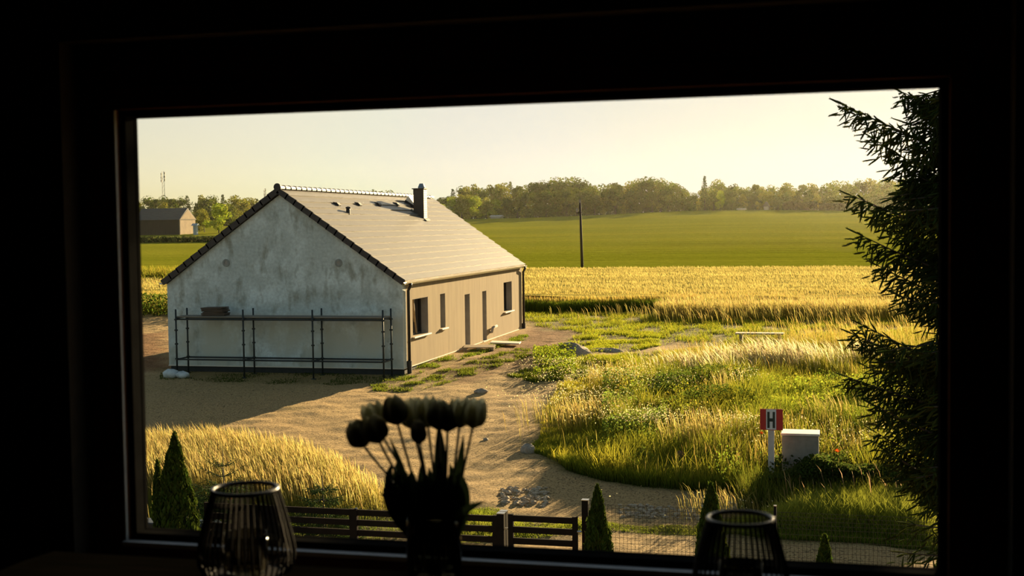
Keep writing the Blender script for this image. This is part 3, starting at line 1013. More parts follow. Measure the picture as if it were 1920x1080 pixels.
for x0 in (xa, xb - .09):
    MB().box(x0, x0 + .09, YFN - .03, YFN + .03, GB + .05, zt2 + .012).build('stile', M_FENCE, wic)
MB().path([(xb + .0, YFN - .03, fx_(1087, 996)[2]), (xb + .07, YFN - .03, fx_(1087, 996)[2])], .022, 8).build('latch', M_CAP, wic)
MB().box(xa - .055, xa, YFN - .04, YFN + .01, fx_(950, 992)[2], fx_(950, 989)[2]).build('hinge', M_CAP, wic)
def fpost(px0, px1, pyt, label, dy=0.0):
    y = YFN + dy
    a, b_ = yp(px0, pyt, y), yp(px1, pyt, y)
    p = empty('gate_post', ((a[0] + b_[0]) / 2, y, GB), label, 'post')
    w = b_[0] - a[0]
    MB().box(a[0], b_[0], y - w / 2, y + w / 2, GB - .1, a[2] - .012).build('shaft', M_FENCE, p)
    MB().box(a[0] - .006, b_[0] + .006, y - w / 2 - .006, y + w / 2 + .006, a[2] - .012, a[2]).build('post_cap', M_CAP, p)
fpost(933, 946, 961, 'square dark post between the long gate and the pedestrian gate')
fpost(938, 950.5, 957, 'second square post right behind the post between the two gates', .45)
fpost(1091.5, 1103.5, 936, 'tallest square dark post touching the small thuja by the gate', .25)
mf = empty('mesh_fence', (fx_(1450, 1000)[0], YFN + .25, GB), 'thin wire mesh fence running right from the pedestrian gate', 'fence')
YM = YFN + .25
xa, xb = yp(1104, 960, YM)[0], yp(1990, 1000, YM)[0]
zt3 = yp(1450, 960, YM)[2]
wires = MB()
x = xa
def wire(mb, p0, p1, r):
    mb.path([p0, p1], r, 3, cap=False)
while x < xb:
    wire(wires, (x, YM, GB), (x, YM, zt3), .0030)
    x += .0655
z = GB + .05
while z < zt3 + .01:
    wire(wires, (xa, YM + .004, z), (xb, YM + .004, z), .0032)
    z += .066 if z > zt3 - .30 else .096
wires.build('wire_mesh', M_WIRE, mf)['kind'] = 'stuff'
for px, pyt in ((1453.5, 948), (1800, 958)):
    c = yp(px, pyt, YM)
    fp = MB().path([(c[0], YM - .03, GB - .1), (c[0], YM - .03, c[2])], .024, 8).build('fence_post', M_FENCE, mf, smooth=True)
    MB().path([(c[0], YM - .03, c[2] - .005), (c[0], YM - .03, c[2] + .012)], .028, 8).build('post_cap', M_CAP, fp)
mh = empty('gate_motor', (fx_(480, 980, YFN + .2)[0], YFN + .2, GB), 'black box-shaped gate motor housing seen through the left lantern', 'box')
xa, xb = fx_(441, 980, YFN + .2)[0], fx_(527, 980, YFN + .2)[0]
zt4 = fx_(480, 952, YFN + .2)[2]
MB().box(xa, xb, YFN + .06, YFN + .36, GB, zt4 - .04).build('housing', M_FENCE, mh, bevel=.02)
MB().box(xa - .02, xb + .02, YFN + .05, YFN + .37, zt4 - .04, zt4).build('lid', M_FENCE, mh, bevel=.015)
# low dark bin and pale stones left of the gate
M_BIN = mat('black_plastic', (.010, .011, .012), None, 5, rough=.35)
M_PALE = mat('pale_limestone', (.78, .70, .56), (.68, .60, .47), 6, rough=.8, bmp=.2)
for px, py, r_, lb in ((262, 976, .17, 'pale rounded stone at the left window edge beside the two-tipped thuja'), (372, 982, .14, 'pale angular stone just right of the two-tipped thuja'), (407, 980, .09, 'small pale stone seen through the left lantern')):
    c = yp(px, py, 21.2)
    o = MB().blob((0, 0, 0), (r_, r_ * .8, r_ * .62), int(px), 10, 7, .10).build('stone', M_PALE, None, org=(0, 0, 0))
    o.location = c
    tag(o, lb, 'stone')
pw = empty('stone_ledge', (yp(330, 990, 21.2)[0], 21.2, GB), 'low dark planted ledge carrying pale stones behind the two-tipped thuja', 'ledge')
xa, xb = yp(150, 985, 21.0)[0], yp(420, 985, 21.0)[0]
zl = yp(330, 983, 21.0)[2]
MB().box(xa, xb, 21.0, 21.4, GB - .1, zl).build('ledge_body', M_BIN, pw, bevel=.02)
M_POPPY = leafmat('poppy_petals', (.78, .10, .015), .5)
M_STEM = leafmat('flower_stem', (.12, .18, .04), .3)
def poppy(c, base_z, r, label, seed):
    p = empty('poppy', (c[0], c[1], base_z), label, 'flower')
    MB().path([(c[0], c[1], base_z), (c[0] + .01, c[1], (c[2] + base_z) / 2), tuple(c)], .005, 5).build('stem', M_STEM, p)
    rr = random.Random(seed)
    for k in range(4):
        a = k * math.pi / 2 + rr.uniform(-.2, .2)
        mb = MB()
        n = 4
        for i in range(n + 1):
            for j in range(n + 1):
                s_, t = i / n, (j / n - .5)
                w = math.sin(math.pi * min(.95, .25 + .6 * s_)) * 1.5
                rad = r * s_
                mb.v.append((c[0] + rad * math.cos(a + t * w), c[1] + rad * math.sin(a + t * w), c[2] + r * .75 * s_ ** 1.6))
        for i in range(n):
            for j in range(n):
                q = i * (n + 1) + j
                mb.f.append((q, q + 1, q + n + 2, q + n + 1))
        mb.build('petal', M_POPPY, p, smooth=True)
    MB().lathe([(.012, 0), (.014, .012), (.0001, .02)], tuple(c), 8).build('seed_head', M_STEM, p)
c = yp(1570, 848, 27.0)
poppy(c, gnd(c[0], c[1]) , .075, 'red poppy standing in the dark weeds right of the utility box', 1)
c = yp(1428, 814, 27.0)
poppy(c, gnd(c[0], c[1]), .06, 'orange poppy close to the left of the H sign post', 2)
c = yp(432, 938, 21.9)
poppy(c, gnd(c[0], c[1]), .085, 'orange flower seen through the left wire lantern', 3)

# ================================================================== THUJAS AND SMALL SPRUCES
M_THUJA = leafmat('thuja_scales', None, .30)
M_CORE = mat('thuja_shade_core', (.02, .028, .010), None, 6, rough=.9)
M_BARK = mat('brown_bark', (.075, .05, .035), (.05, .034, .024), 12, (1, 1, .3), rough=.9, bmp=.5)
def thuja(x, y, tips, label, n=5200):
    """tips: list of (dx, height, radius)"""
    z0 = gnd(x, y)
    p = empty('thuja', (x, y, z0), label, 'shrub')
    parts = []
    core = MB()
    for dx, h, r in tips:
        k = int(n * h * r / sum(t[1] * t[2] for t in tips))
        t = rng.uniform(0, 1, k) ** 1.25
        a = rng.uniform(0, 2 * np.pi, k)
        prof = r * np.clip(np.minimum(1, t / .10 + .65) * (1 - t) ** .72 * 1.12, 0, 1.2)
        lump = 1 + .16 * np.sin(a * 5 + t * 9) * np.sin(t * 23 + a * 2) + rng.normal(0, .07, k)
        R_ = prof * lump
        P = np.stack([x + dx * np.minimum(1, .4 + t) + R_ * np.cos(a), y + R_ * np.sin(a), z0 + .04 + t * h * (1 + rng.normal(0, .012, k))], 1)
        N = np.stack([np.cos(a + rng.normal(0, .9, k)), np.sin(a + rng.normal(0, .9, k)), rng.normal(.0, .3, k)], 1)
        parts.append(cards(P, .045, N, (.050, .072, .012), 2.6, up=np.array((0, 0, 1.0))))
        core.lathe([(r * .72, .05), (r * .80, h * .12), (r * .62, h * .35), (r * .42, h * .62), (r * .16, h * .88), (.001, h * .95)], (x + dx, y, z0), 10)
    core.build('inner_crown', M_CORE, p, smooth=True)  # dark solid core added to block light through the foliage
    bulk('foliage', parts, M_THUJA, p, (x, y, z0))
    MB().path([(x, y, z0 - .1), (x, y, z0 + .5)], .04, 8).build('trunk', M_BARK, p)
def thuja_px(px, py_top, halfw_px, y, label, extra=(), n=5200):
    c = yp(px, py_top, y)
    e = yp(px + halfw_px, py_top, y)
    z0 = gnd(c[0], y)
    tips = [(0, c[2] - z0, e[0] - c[0])]
    for dpx, pyt, hw in extra:
        q = yp(px + dpx, pyt, y)
        tips.append((q[0] - c[0], q[2] - z0, yp(px + hw, pyt, y)[0] - c[0]))
    thuja(c[0], y, tips, label, n)
thuja_px(327, 822, 42, 19.0, 'tall dark two-tipped thuja at the left window edge', [(-32, 872, 18)], 8000)
thuja_px(1120, 920, 32, 19.2, 'dark conical thuja right of the tall gate post')
thuja_px(1333, 916, 38, 19.2, 'thuja with yellowish tip standing behind the right lantern')
thuja_px(1546, 1012, 25, 19.2, 'short thuja by the mesh fence right of the right lantern', n=3500)
thuja_px(1772, 1020, 26, 19.2, 'thuja mostly hidden behind the right window frame', n=3000)

M_NEEDLE = leafmat('spruce_needles', None, .35)
def twig_set(P, D, L, r, ncol, needles=12):
    """spindle-shaped needle-covered twigs from P along D (unit) of length L"""
    n = len(P)
    D = D / np.linalg.norm(D, axis=1, keepdims=True)
    A = np.cross(D, rng.normal(0, 1, (n, 3)))
    A /= np.linalg.norm(A, axis=1, keepdims=True) + 1e-9
    B = np.cross(D, A)
    Vs, Ts, Cs, k = [], [], [], 0
    rings = ((0, .45), (.45, 1.0), (.85, .7))
    vv = []
    for t, q in rings:
        for j in range(3):
            an = 2 * np.pi * j / 3
            vv.append(P + D * (L * t)[:, None] + (A * np.cos(an) + B * np.sin(an)) * (r * q)[:, None] * .55)
    vv.append(P + D * L[:, None])
    V = np.stack(vv, 1)
    tri = []
    for i in range(2):
        for j in range(3):
            j2 = (j + 1) % 3
            tri += [(i * 3 + j, i * 3 + j2, (i + 1) * 3 + j2), (i * 3 + j, (i + 1) * 3 + j2, (i + 1) * 3 + j)]
    tri += [(6, 7, 9), (7, 8, 9), (8, 6, 9)]
    idx = (np.arange(n) * 10)[:, None, None]
    T = (idx + np.array(tri)[None]).reshape(-1, 3)
    col = jitter_col(ncol, n)
    parts = [(V.reshape(-1, 3), T, np.repeat(col, 10, 0))]
    if needles:
        m = n * needles
        ii = np.repeat(np.arange(n), needles)
        t = rng.uniform(.02, .95, m)
        an = rng.uniform(0, 2 * np.pi, m)
        O = A[ii] * np.cos(an)[:, None] + B[ii] * np.sin(an)[:, None]
        base = P[ii] + D[ii] * (L[ii] * t)[:, None]
        tip = base + (O * .9 + D[ii] * .8) * (r[ii] * 1.25)[:, None]
        W = np.cross(O, D[ii]) * (r[ii] * .22)[:, None]
        V2 = np.stack([base - W, base + W, tip], 1).reshape(-1, 3)
        T2 = np.arange(m * 3).reshape(-1, 3)
        parts.append((V2, T2, np.repeat(col[ii], 3, 0)))
    return parts
def curve_pts(p0, p1, sag, n):
    t = np.linspace(0, 1, n)
    P = p0[None] * (1 - t)[:, None] + p1[None] * t[:, None]
    P[:, 2] -= sag * np.sin(np.pi * t ** .8)
    return P, t
def spruce_branch(name, parent, p0, p1, sag, sec_len, fingers, col, org, finger_len=.16, r=.020, thick=.022, needles=12, gap=.10):
    P, t = curve_pts(np.array(p0, float), np.array(p1, float), sag, 14)
    length = np.linalg.norm(np.array(p1) - np.array(p0))
    ax = (P[-1] - P[0])
    ax /= np.linalg.norm(ax)
    side = np.cross(ax, (0, 0, 1.0))
    side /= np.linalg.norm(side) + 1e-9
    fp, fd, fl = [], [], []
    ns = max(5, int(length / gap))
    for i in range(ns):
        s_ = .12 + .88 * (i + .5) / ns
        q = np.array([np.interp(s_, t, P[:, k]) for k in range(3)])
        for sg in (-1, 1):
            ll = sec_len * (1.08 - s_) ** .75 * rng.uniform(.6, 1.15) + .05
            d = side * sg * .85 + ax * rng.uniform(.45, .8) + np.array((0, 0, rng.uniform(-.25, .12)))
            d /= np.linalg.norm(d)
            nf = max(2, int(fingers * ll))
            u = np.linspace(.15, 1, nf)
            pts = q + d * (ll * u)[:, None]
            pts[:, 2] -= .35 * ll * u ** 2
            fp.append(pts)
            dd = np.tile(d * .55 + np.array((0, 0, -.75)), (nf, 1)) + rng.normal(0, .32, (nf, 3))
            dd[-1] = d + np.array((0, 0, -.15))
            fd.append(dd)
            fl.append(finger_len * rng.uniform(.6, 1.25, nf))
            # the secondary shoot itself
            fp.append(np.array([q, q + d * ll * .5]))
            fd.append(np.array([d, d + np.array((0, 0, -.3))]))
            fl.append(np.array([ll * .55, ll * .5]))
        fp.append(q[None])
        fd.append((ax * .8 + rng.normal(0, .3, 3) + np.array((0, 0, .1)))[None])
        fl.append(np.array([finger_len * rng.uniform(.5, 1)]))
    fp.append(P[-1][None])
    fd.append((P[-1] - P[-2])[None])
    fl.append(np.array([finger_len]))
    fp, fd, fl = np.concatenate(fp), np.concatenate(fd), np.concatenate(fl)
    parts = twig_set(fp, fd, fl, r * rng.uniform(.7, 1.2, len(fp)), col, needles)
    br = MB().path([tuple(p) for p in P], [thick * (1 - .8 * tt) for tt in t], 5).build('branch', M_BARK, parent)
    bulk('needles', parts, M_NEEDLE, br, org)
    return br
# the big spruce beyond the right side of the window
SX, SY = 2.0, 13.0
SZ = gnd(SX, SY)
big = empty('spruce_tree', (SX, SY, SZ), 'big dark spruce filling the right edge of the window view', 'tree')
MB().path([(SX, SY, SZ - .2), (SX, SY, 4.0), (SX + .02, SY, 8.5), (SX, SY, 12.0)], [.17, .13, .07, .012], 10).build('trunk', M_BARK, big, smooth=True)
def tip(px, py, y=SY):
    return yp(px, py, y)
SPC = (.050, .066, .018)
KEY = [(1582, 197, 5.45, .10, -.3), (1690, 172, 6.05, .18, .2), (1640, 262, 5.3, .22, .4), (1600, 368, 4.95, .20, -.2), (1650, 405, 4.75, .25, .35), (1612, 440, 4.55, .22, 0), (1650, 500, 4.45, .28, .3), (1690, 555, 4.35, .25, -.25),
       (1622, 612, 3.35, .10, .1), (1602, 628, 3.30, .08, -.25), (1592, 708, 3.1, .12, .2), (1630, 690, 3.25, .20, .5), (1640, 760, 2.9, .22, -.3), (1645, 812, 2.6, .25, .1), (1668, 850, 2.45, .25, -.2), (1700, 885, 2.2, .22, .3), (1735, 905, 2.0, .2, 0), (1700, 440, 5.2, .3, .5), (1720, 330, 5.6, .3, .0), (1700, 230, 5.9, .15, -.4), (1735, 200, 6.4, .2, .3)]
for px, py, zs, sag, dy in KEY:
    q = tip(px, py, SY + dy)
    spruce_branch('branch', big, (SX, SY, zs), q, sag, .62, 22, SPC, (SX, SY, SZ), gap=.09, needles=9)
for k in range(84):
    zs = rng.uniform(1.2, 9.5)
    a = rng.uniform(0, 2 * np.pi)
    reach = (1.95 - .12 * max(0, zs - 3)) * rng.uniform(.75, 1.0)
    if math.cos(a) < .3 and zs < 7.2:                                 # towards the view: keep the outline of the photograph
        gap_ = min(1, abs(zs - .45 - 4.15) / .45)
        reach = min(reach, (1.32 if zs < 7 else 1.2) * rng.uniform(.8, 1) * (.62 + .38 * gap_) / max(.35, abs(math.cos(a))) if math.cos(a) < -.2 else reach)
        if zs > 6.0 and math.cos(a) < 0:
            reach *= .72
    e = (SX + reach * math.cos(a), SY + reach * math.sin(a), zs - .45 + rng.uniform(-.1, .25) + max(0, (zs - 5)) * .12)
    spruce_branch('branch', big, (SX, SY, zs), e, .16, (.66), 15, SPC, (SX, SY, SZ), gap=.20, needles=2)

SIL = np.array([(1690, 175), (1770, 175), (1770, 590), (1745, 600), (1700, 540), (1665, 470), (1650, 420), (1670, 350), (1650, 290), (1690, 300), (1720, 250)], float)
SIL2 = np.array([(1660, 650), (1770, 660), (1770, 900), (1700, 870), (1660, 800), (1650, 720)], float)
for sil, cnt in ((SIL, 38), (SIL2, 34)):
    for q in scatter(sil, cnt):
        dy = rng.uniform(-.9, .8)
        e = tip(q[0], q[1], SY + dy)
        spruce_branch('branch', big, (SX, SY, e[2] + rng.uniform(.2, .6)), e, .12, .5, 18, SPC, (SX, SY, SZ), gap=.12, needles=4)
for k in range(34):  # long branches added above the view to keep sun off table and window
    zs = rng.uniform(6.9, 9.6)
    e = (SX - rng.uniform(1.3, 2.3), SY + rng.uniform(-1.2, .9), zs - rng.uniform(.1, .4) + .1)
    e = (e[0], e[1], max(e[2], 6.75))
    spruce_branch('branch', big, (SX, SY, zs), e, .10, .6, 20, SPC, (SX, SY, SZ), gap=.16, needles=3)

def small_spruce(px, py_top, y, label, sparse, h_extra=0.0, w=.55):
    c = yp(px, py_top, y)
    x, z0 = c[0], gnd(c[0], y)
    h = c[2] - z0
    p = empty('young_spruce', (x, y, z0), label, 'tree')
    lead = MB().path([(x, y, z0 - .05), (x + .01, y, z0 + h * .6), (x, y, z0 + h)], [.022, .012, .005], 6).build('trunk', M_BARK, p)
    zs = z0 + h * .80
    k = 0
    while zs > z0 + .12:
        f = 1 - (zs - z0) / h
        nb = 5 if k < 2 else 6
        for j in range(nb):
            a = 2 * math.pi * j / nb + k * .7 + rng.uniform(-.2, .2)
            ln = w * (f ** .8) * rng.uniform(.8, 1.1)
            e = (x + ln * math.cos(a), y + ln * math.sin(a), zs + ln * (.45 if k < sparse else .12))
            spruce_branch('branch', p, (x, y, zs), e, .03, .05 if k < sparse else .26 * min(1, f * 1.5), 10 if k < sparse else 30, (.075, .115, .04), (x, y, z0), finger_len=.05 if k < sparse else .10, r=.010 if k < sparse else .013, thick=.008, needles=3, gap=.12 if k < sparse else .09)
        zs -= .20 if k < 2 else .15
        k += 1
small_spruce(417, 838, 21.7, 'young spruce with bare leader above the left lantern', 2, w=1.15)
small_spruce(604, 888, 21.6, 'bushy young spruce behind the driveway gate', 0, w=.95)

# ================================================================== FAR TREES
M_TREE = leafmat('tree_leaves', None, .40)
def crown_mesh(seed, kind, col):
    """unit crown: height 1, radius about .4"""
    global rng
    keep = rng
    rng = np.random.default_rng(seed)
    P, N, S = [], [], []
    if kind == 'round':
        for k in range(16):
            t = rng.uniform(.16, .84)
            R = .30 * math.sin(math.pi * min(.92, t + .12)) + .03
            a = rng.uniform(0, 6.28)
            rad = R * rng.uniform(.3, 1)
            c = np.array((rad * math.cos(a), rad * math.sin(a), t))
            lr = rng.uniform(.10, .19)
            u = unit(120)
            P.append(c + u * lr * rng.uniform(.75, 1.08, (120, 1)) * (1, 1, .85))
            N.append(u + rng.normal(0, .35, (120, 3)))
    elif kind == 'tall':
        for k in range(15):
            t = rng.uniform(.10, .92)
            R = .19 * math.sin(math.pi * min(.95, t * .9 + .15)) + .02
            a = rng.uniform(0, 6.28)
            c = np.array((R * math.cos(a), R * math.sin(a), t))
            lr = rng.uniform(.07, .12)
            u = unit(110)
            P.append(c + u * lr * rng.uniform(.75, 1.08, (110, 1)) * (1, 1, 1.1))
            N.append(u + rng.normal(0, .35, (110, 3)))
    else:                                                             # conifer
        for k in range(22):
            t = .08 + .90 * k / 22
            R = .20 * (1 - t) ** .8 + .01
            m = int(110 * (1 - t)) + 24
            a = rng.uniform(0, 2 * np.pi, m)
            q = np.sqrt(rng.uniform(.08, 1, m)) * R * (1 + .25 * np.sin(a * 4 + k))
            P.append(np.stack([q * np.cos(a), q * np.sin(a), t - q * .35 + rng.normal(0, .01, m)], 1))
            N.append(np.stack([np.cos(a) * .4, np.sin(a) * .4, np.ones(m)], 1) + rng.normal(0, .4, (m, 3)))
    P, N = np.concatenate(P), np.concatenate(N)
    V, T, C = cards(P, .040 if kind != 'conifer' else .03, N, col, 1.3)
    rng = keep
    return bulk_mesh('crown', V, T, C, M_TREE)
DARKG, MIDG, YELG, BRI = (.095, .120, .022), (.16, .185, .030), (.25, .25, .04), (.34, .40, .04)
CROWNS = {}
for i in range(5):
    CROWNS['round', i] = crown_mesh(40 + i, 'round', (DARKG, MIDG, MIDG, YELG, MIDG)[i])
for i in range(3):
    CROWNS['tall', i] = crown_mesh(50 + i, 'tall', (DARKG, MIDG, YELG)[i])
for i in range(2):
    CROWNS['conifer', i] = crown_mesh(60 + i, 'conifer', (DARKG, MIDG)[i])
CROWNS['round', 9] = crown_mesh(77, 'round', BRI)
_tm = MB().path([(0, 0, -.05), (0, 0, .35)], [.020, .012], 6)
TRUNK = bpy.data.meshes.new('trunk')
TRUNK.from_pydata(_tm.v, [], _tm.f)
TRUNK.materials.append(M_BARK)
NAME = {'round': 'broadleaf_tree', 'tall': 'slender_tree', 'conifer': 'conifer_tree'}
def far_tree(kind, i, px, py_top, y, label, group=None, wide=1.0, sink=0.0):
    c = yp(px, py_top, y)
    z0 = float(smooth_base(c[0], y)) - sink
    h = c[2] - z0
    p = empty(NAME[kind], (c[0], y, z0), label, 'tree', group, rng.uniform(0, 6.28))
    for nm, me in (('crown', CROWNS[kind, i]), ('trunk', TRUNK)):
        o = bpy.data.objects.new(nm, me)
        COL.objects.link(o)
        o.parent = p
        s_ = h * wide
        o.scale = (s_, s_, h)
    return p
SKY_PX = [(240, 366), (262, 365), (290, 363), (320, 366), (345, 364), (370, 366), (400, 364), (428, 361), (455, 364), (480, 368), (500, 372), (560, 375), (640, 372), (690, 354), (710, 352), (735, 354), (760, 362), (800, 367), (819, 359), (831, 361), (850, 352), (862, 346), (892, 344), (908, 348), (931, 343), (954, 336), (981, 345), (1007, 334), (1026, 326), (1049, 322), (1080, 325), (1099, 334), (1115, 344), (1134, 333), (1157, 335), (1166, 345), (1182, 333), (1213, 329), (1244, 332), (1270, 336), (1280, 350), (1305, 351), (1330, 344), (1347, 331), (1365, 339), (1380, 344), (1433, 344), (1465, 338), (1481, 344), (1500, 340), (1529, 341), (1571, 335), (1592, 333), (1643, 333), (1760, 334), (1850, 334)]
spx, spy = np.array([a for a, _ in SKY_PX]), np.array([b for _, b in SKY_PX])
def zone(px):
    if px < 520:
        return 'in the woods behind the barn'
    if px < 960:
        return 'behind the house roof'
    if px < 1290:
        return 'in the dense row above the utility pole'
    return 'in the hazy row right of the lone conifer'
ORD = ['first', 'second', 'third', 'fourth', 'fifth', 'sixth', 'seventh', 'eighth', 'ninth', 'tenth', 'eleventh', 'twelfth', 'thirteenth', 'fourteenth', 'fifteenth', 'sixteenth', 'seventeenth', 'eighteenth', 'nineteenth', 'twentieth',
       'twenty-first', 'twenty-second', 'twenty-third', 'twenty-fourth', 'twenty-fifth', 'twenty-sixth', 'twenty-seventh', 'twenty-eighth', 'twenty-ninth', 'thirtieth', 'thirty-first', 'thirty-second', 'thirty-third', 'thirty-fourth', 'thirty-fifth', 'thirty-sixth', 'thirty-seventh', 'thirty-eighth', 'thirty-ninth', 'fortieth']
from collections import Counter
SEEN = Counter()
def tree_label(row, kind, px):
    w_ = zone(px)
    SEEN[row, w_] += 1
    return ORD[SEEN[row, w_] - 1] + ' ' + row + ' tree from left ' + w_, row + ' trees ' + w_
KW = {'round': 'rounded broadleaf tree', 'tall': 'slender upright tree', 'conifer': 'pointed conifer'}
rt = random.Random(21)
px = 236.0
while px < 1800:                                                      # tall back row, its tops follow the skyline
    if not (520 < px < 670):
        kind = rt.choice(['round', 'round', 'round', 'tall', 'conifer'] if px < 960 else ['round', 'round', 'round', 'round', 'tall'])
        i = rt.randrange({'round': 5, 'tall': 3, 'conifer': 2}[kind])
        lb, g_ = tree_label('skyline', kind, px)
        far_tree(kind, i, px, np.interp(px, spx, spy) + rt.uniform(-1.5, 6), rt.uniform(432, 470), lb, g_, 1.05 if kind != 'round' else rt.uniform(.85, 1.2))
    px += rt.uniform(11, 17)
px = 246.0
while px < 1800:                                                      # lower front row
    if not (470 < px < 800) and not (1395 < px < 1400):
        kind = rt.choice(['round', 'round', 'tall', 'round', 'tall'])
        i = rt.randrange({'round': 5, 'tall': 3}[kind])
        if 800 < px < 940:
            i, kind = rt.choice([(2, 'round'), (3, 'round'), (9, 'round'), (1, 'round')])
        if 940 < px < 1270:
            i, kind = rt.choice([(0, 'round'), (0, 'tall'), (0, 'round'), (1, 'tall')])
        top = np.interp(px, spx, spy)
        base = np.interp(px, [a for a, _ in BASE_PX], [b for _, b in BASE_PX])
        f = rt.uniform(.50, .80)
        lb, g_ = tree_label('lower front', kind, px)
        far_tree(kind, i, px, base + (top - base) * f, rt.uniform(409, 424), lb, g_, rt.uniform(.9, 1.3), .4)
    px += rt.uniform(13, 21)
far_tree('round', 9, 409, 380, 335, 'bright green rounded tree standing beside the barn', None, 1.15)
far_tree('round', 3, 382, 390, 345, 'yellowish small tree between the barn and the bright green tree', None, 1.0)
far_tree('conifer', 0, 1321, 327, 404, 'lone tall conifer rising above the hazy row of trees', None, .9)
far_tree('round', 9, 1350, 356, 406, 'bright yellow-green drooping tree right of the lone conifer', None, .8)
for k, (px, py) in enumerate(((270, 418), (352, 415), (440, 405))):
    far_tree('round', 1, px, py, 338, ('small bush at the left corner of the barn', 'small bush at the right corner of the barn', 'round bush right of the bright green tree')[k], None, 1.3)

def blk_house(name, px0, px1, py_base, py_eave, py_ridge, y, depth, mats, label, roofdir='x', cat='building'):
    a, b_ = yp(px0, py_base, y), yp(px1, py_base, y)
    ze, zr_ = yp(px0, py_eave, y)[2], yp(px0, py_ridge, y)[2]
    z0 = float(smooth_base((a[0] + b_[0]) / 2, y)) - .3
    p = empty(name, ((a[0] + b_[0]) / 2, y, z0), label, cat)
    MB().box(a[0], b_[0], y, y + depth, z0, ze).build('walls', mats[0], p)
    m = MB()
    if roofdir == 'x':
        m.add([(a[0] - .4, y - .5, ze - .2), (b_[0] + .4, y - .5, ze - .2), (b_[0] + .4, y + depth + .5, ze - .2), (a[0] - .4, y + depth + .5, ze - .2), (a[0] - .4, y + depth / 2, zr_), (b_[0] + .4, y + depth / 2, zr_)],
              [(0, 1, 5, 4), (2, 3, 4, 5), (0, 4, 3), (1, 2, 5), (0, 3, 2, 1)])
    else:
        xm = (a[0] + b_[0]) / 2
        m.add([(a[0] - .4, y - .5, ze - .2), (b_[0] + .4, y - .5, ze - .2), (b_[0] + .4, y + depth + .5, ze - .2), (a[0] - .4, y + depth + .5, ze - .2), (xm, y - .5, zr_), (xm, y + depth + .5, zr_)],
              [(0, 1, 4), (2, 3, 5), (0, 4, 5, 3), (1, 2, 5, 4), (0, 3, 2, 1)])
    m.build('roof', mats[1], p)
    return p, a, b_, ze
M_BARNW = mat('dark_barn_boards', (.055, .042, .030), (.04, .03, .022), .8, (6, 1, .4), rough=.9)
M_BARNG = mat('pale_barn_gable', (.42, .31, .20), (.33, .24, .16), .8, rough=.9)
M_BARNR = mat('grey_barn_roof', (.115, .105, .095), (.09, .082, .075), .6, (1, 4, 4), rough=.75)
p, a, b_, ze = blk_house('barn', 254, 336, 428.5, 412, 391, 325, 9, (M_BARNW, M_BARNR), 'long dark barn with grey roof at the left edge of the fields')
MB().box(b_[0], b_[0] + .3, 325, 334, p.location[2], ze).build('end_wall', M_BARNG, p)
MB().add([(b_[0] + .2, 325, ze), (b_[0] + .2, 334, ze), (b_[0] + .2, 329.5, ze + 2.7), (b_[0] + .45, 325, ze), (b_[0] + .45, 334, ze), (b_[0] + .45, 329.5, ze + 2.7)], [(0, 2, 1), (3, 4, 5), (0, 1, 4, 3), (1, 2, 5, 4), (2, 0, 3, 5)]).build('end_gable', M_BARNG, p)
M_PALEBLUE = mat('pale_blue_panel', (.40, .48, .52), None, 2, rough=.6)
M_WHITEW = mat('white_render', (.70, .64, .54), None, 2, rough=.8)
M_REDR = mat('grey_brown_roof', (.26, .20, .15), None, 2, rough=.8)
blk_house('garden_shed', 362, 368, 428.5, 422, 419, 322, 1.0, (M_PALEBLUE, M_PALEBLUE), 'tiny pale blue shed between the barn and the bright green tree')
blk_house('farmhouse', 1432, 1440, 397, 386, 378, 404, 7, (M_WHITEW, M_REDR), 'white gabled house among the hazy trees on the right', 'y')
blk_house('car_shelter', 1383, 1396, 396.5, 392, 390.5, 403.5, 4, (M_WHITEW, M_WHITEW), 'low white outbuilding left of the white gabled house')
blk_house('greenhouse', 920, 938, 410.5, 405.5, 403.5, 404, 4, (M_WHITEW, M_WHITEW), 'low pale shed at the field edge right of the house roof')
# clipped hedge on the right
def far_hedge(px0, px1, pyt, y, label, n=2600):
    a, b_ = yp(px0, pyt, y), yp(px1, pyt, y)
    z0 = float(smooth_base(a[0], y))
    P = np.stack([rng.uniform(a[0], b_[0], n), y + rng.uniform(-.9, .9, n), np.zeros(n)], 1)
    hh = a[2] - z0
    P[:, 2] = z0 + hh * np.sqrt(rng.uniform(0, 1, n)) * (1 + .07 * np.sin(P[:, 0] * .9))
    p = empty('hedge', ((a[0] + b_[0]) / 2, y, z0), label, 'hedge')
    bulk('foliage', [cards(P, .55, unit(n) + (0, -.5, .3), (.06, .07, .022), 1.2)], M_TREE, p, p.location)
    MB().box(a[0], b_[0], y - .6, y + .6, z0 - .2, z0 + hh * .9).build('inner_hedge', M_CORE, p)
far_hedge(1468, 1532, 380.5, 401, 'dark clipped hedge left of the gap on the far right hill')
far_hedge(1536, 1590, 382, 401, 'dark clipped hedge right of the gap, ending at the spruce')
# undergrowth below the trees
n = 16000
yy = rng.uniform(424, 436, n)
xx = rng.uniform(-255, 75, n)
zz = smooth_base(xx, yy) + rng.uniform(0, 1, n) ** 1.3 * 5.5 * (.75 + .35 * vnoise(xx, yy, .12, 6))
bulk('undergrowth', [cards(np.stack([xx, yy, zz], 1), .75, unit(n) + (0, -.4, .2), (.07, .085, .024), 1.2)], M_TREE, None, (-90, 430, 8), label='dark undergrowth filling the gaps below the far trees', cat='undergrowth', kind='stuff')
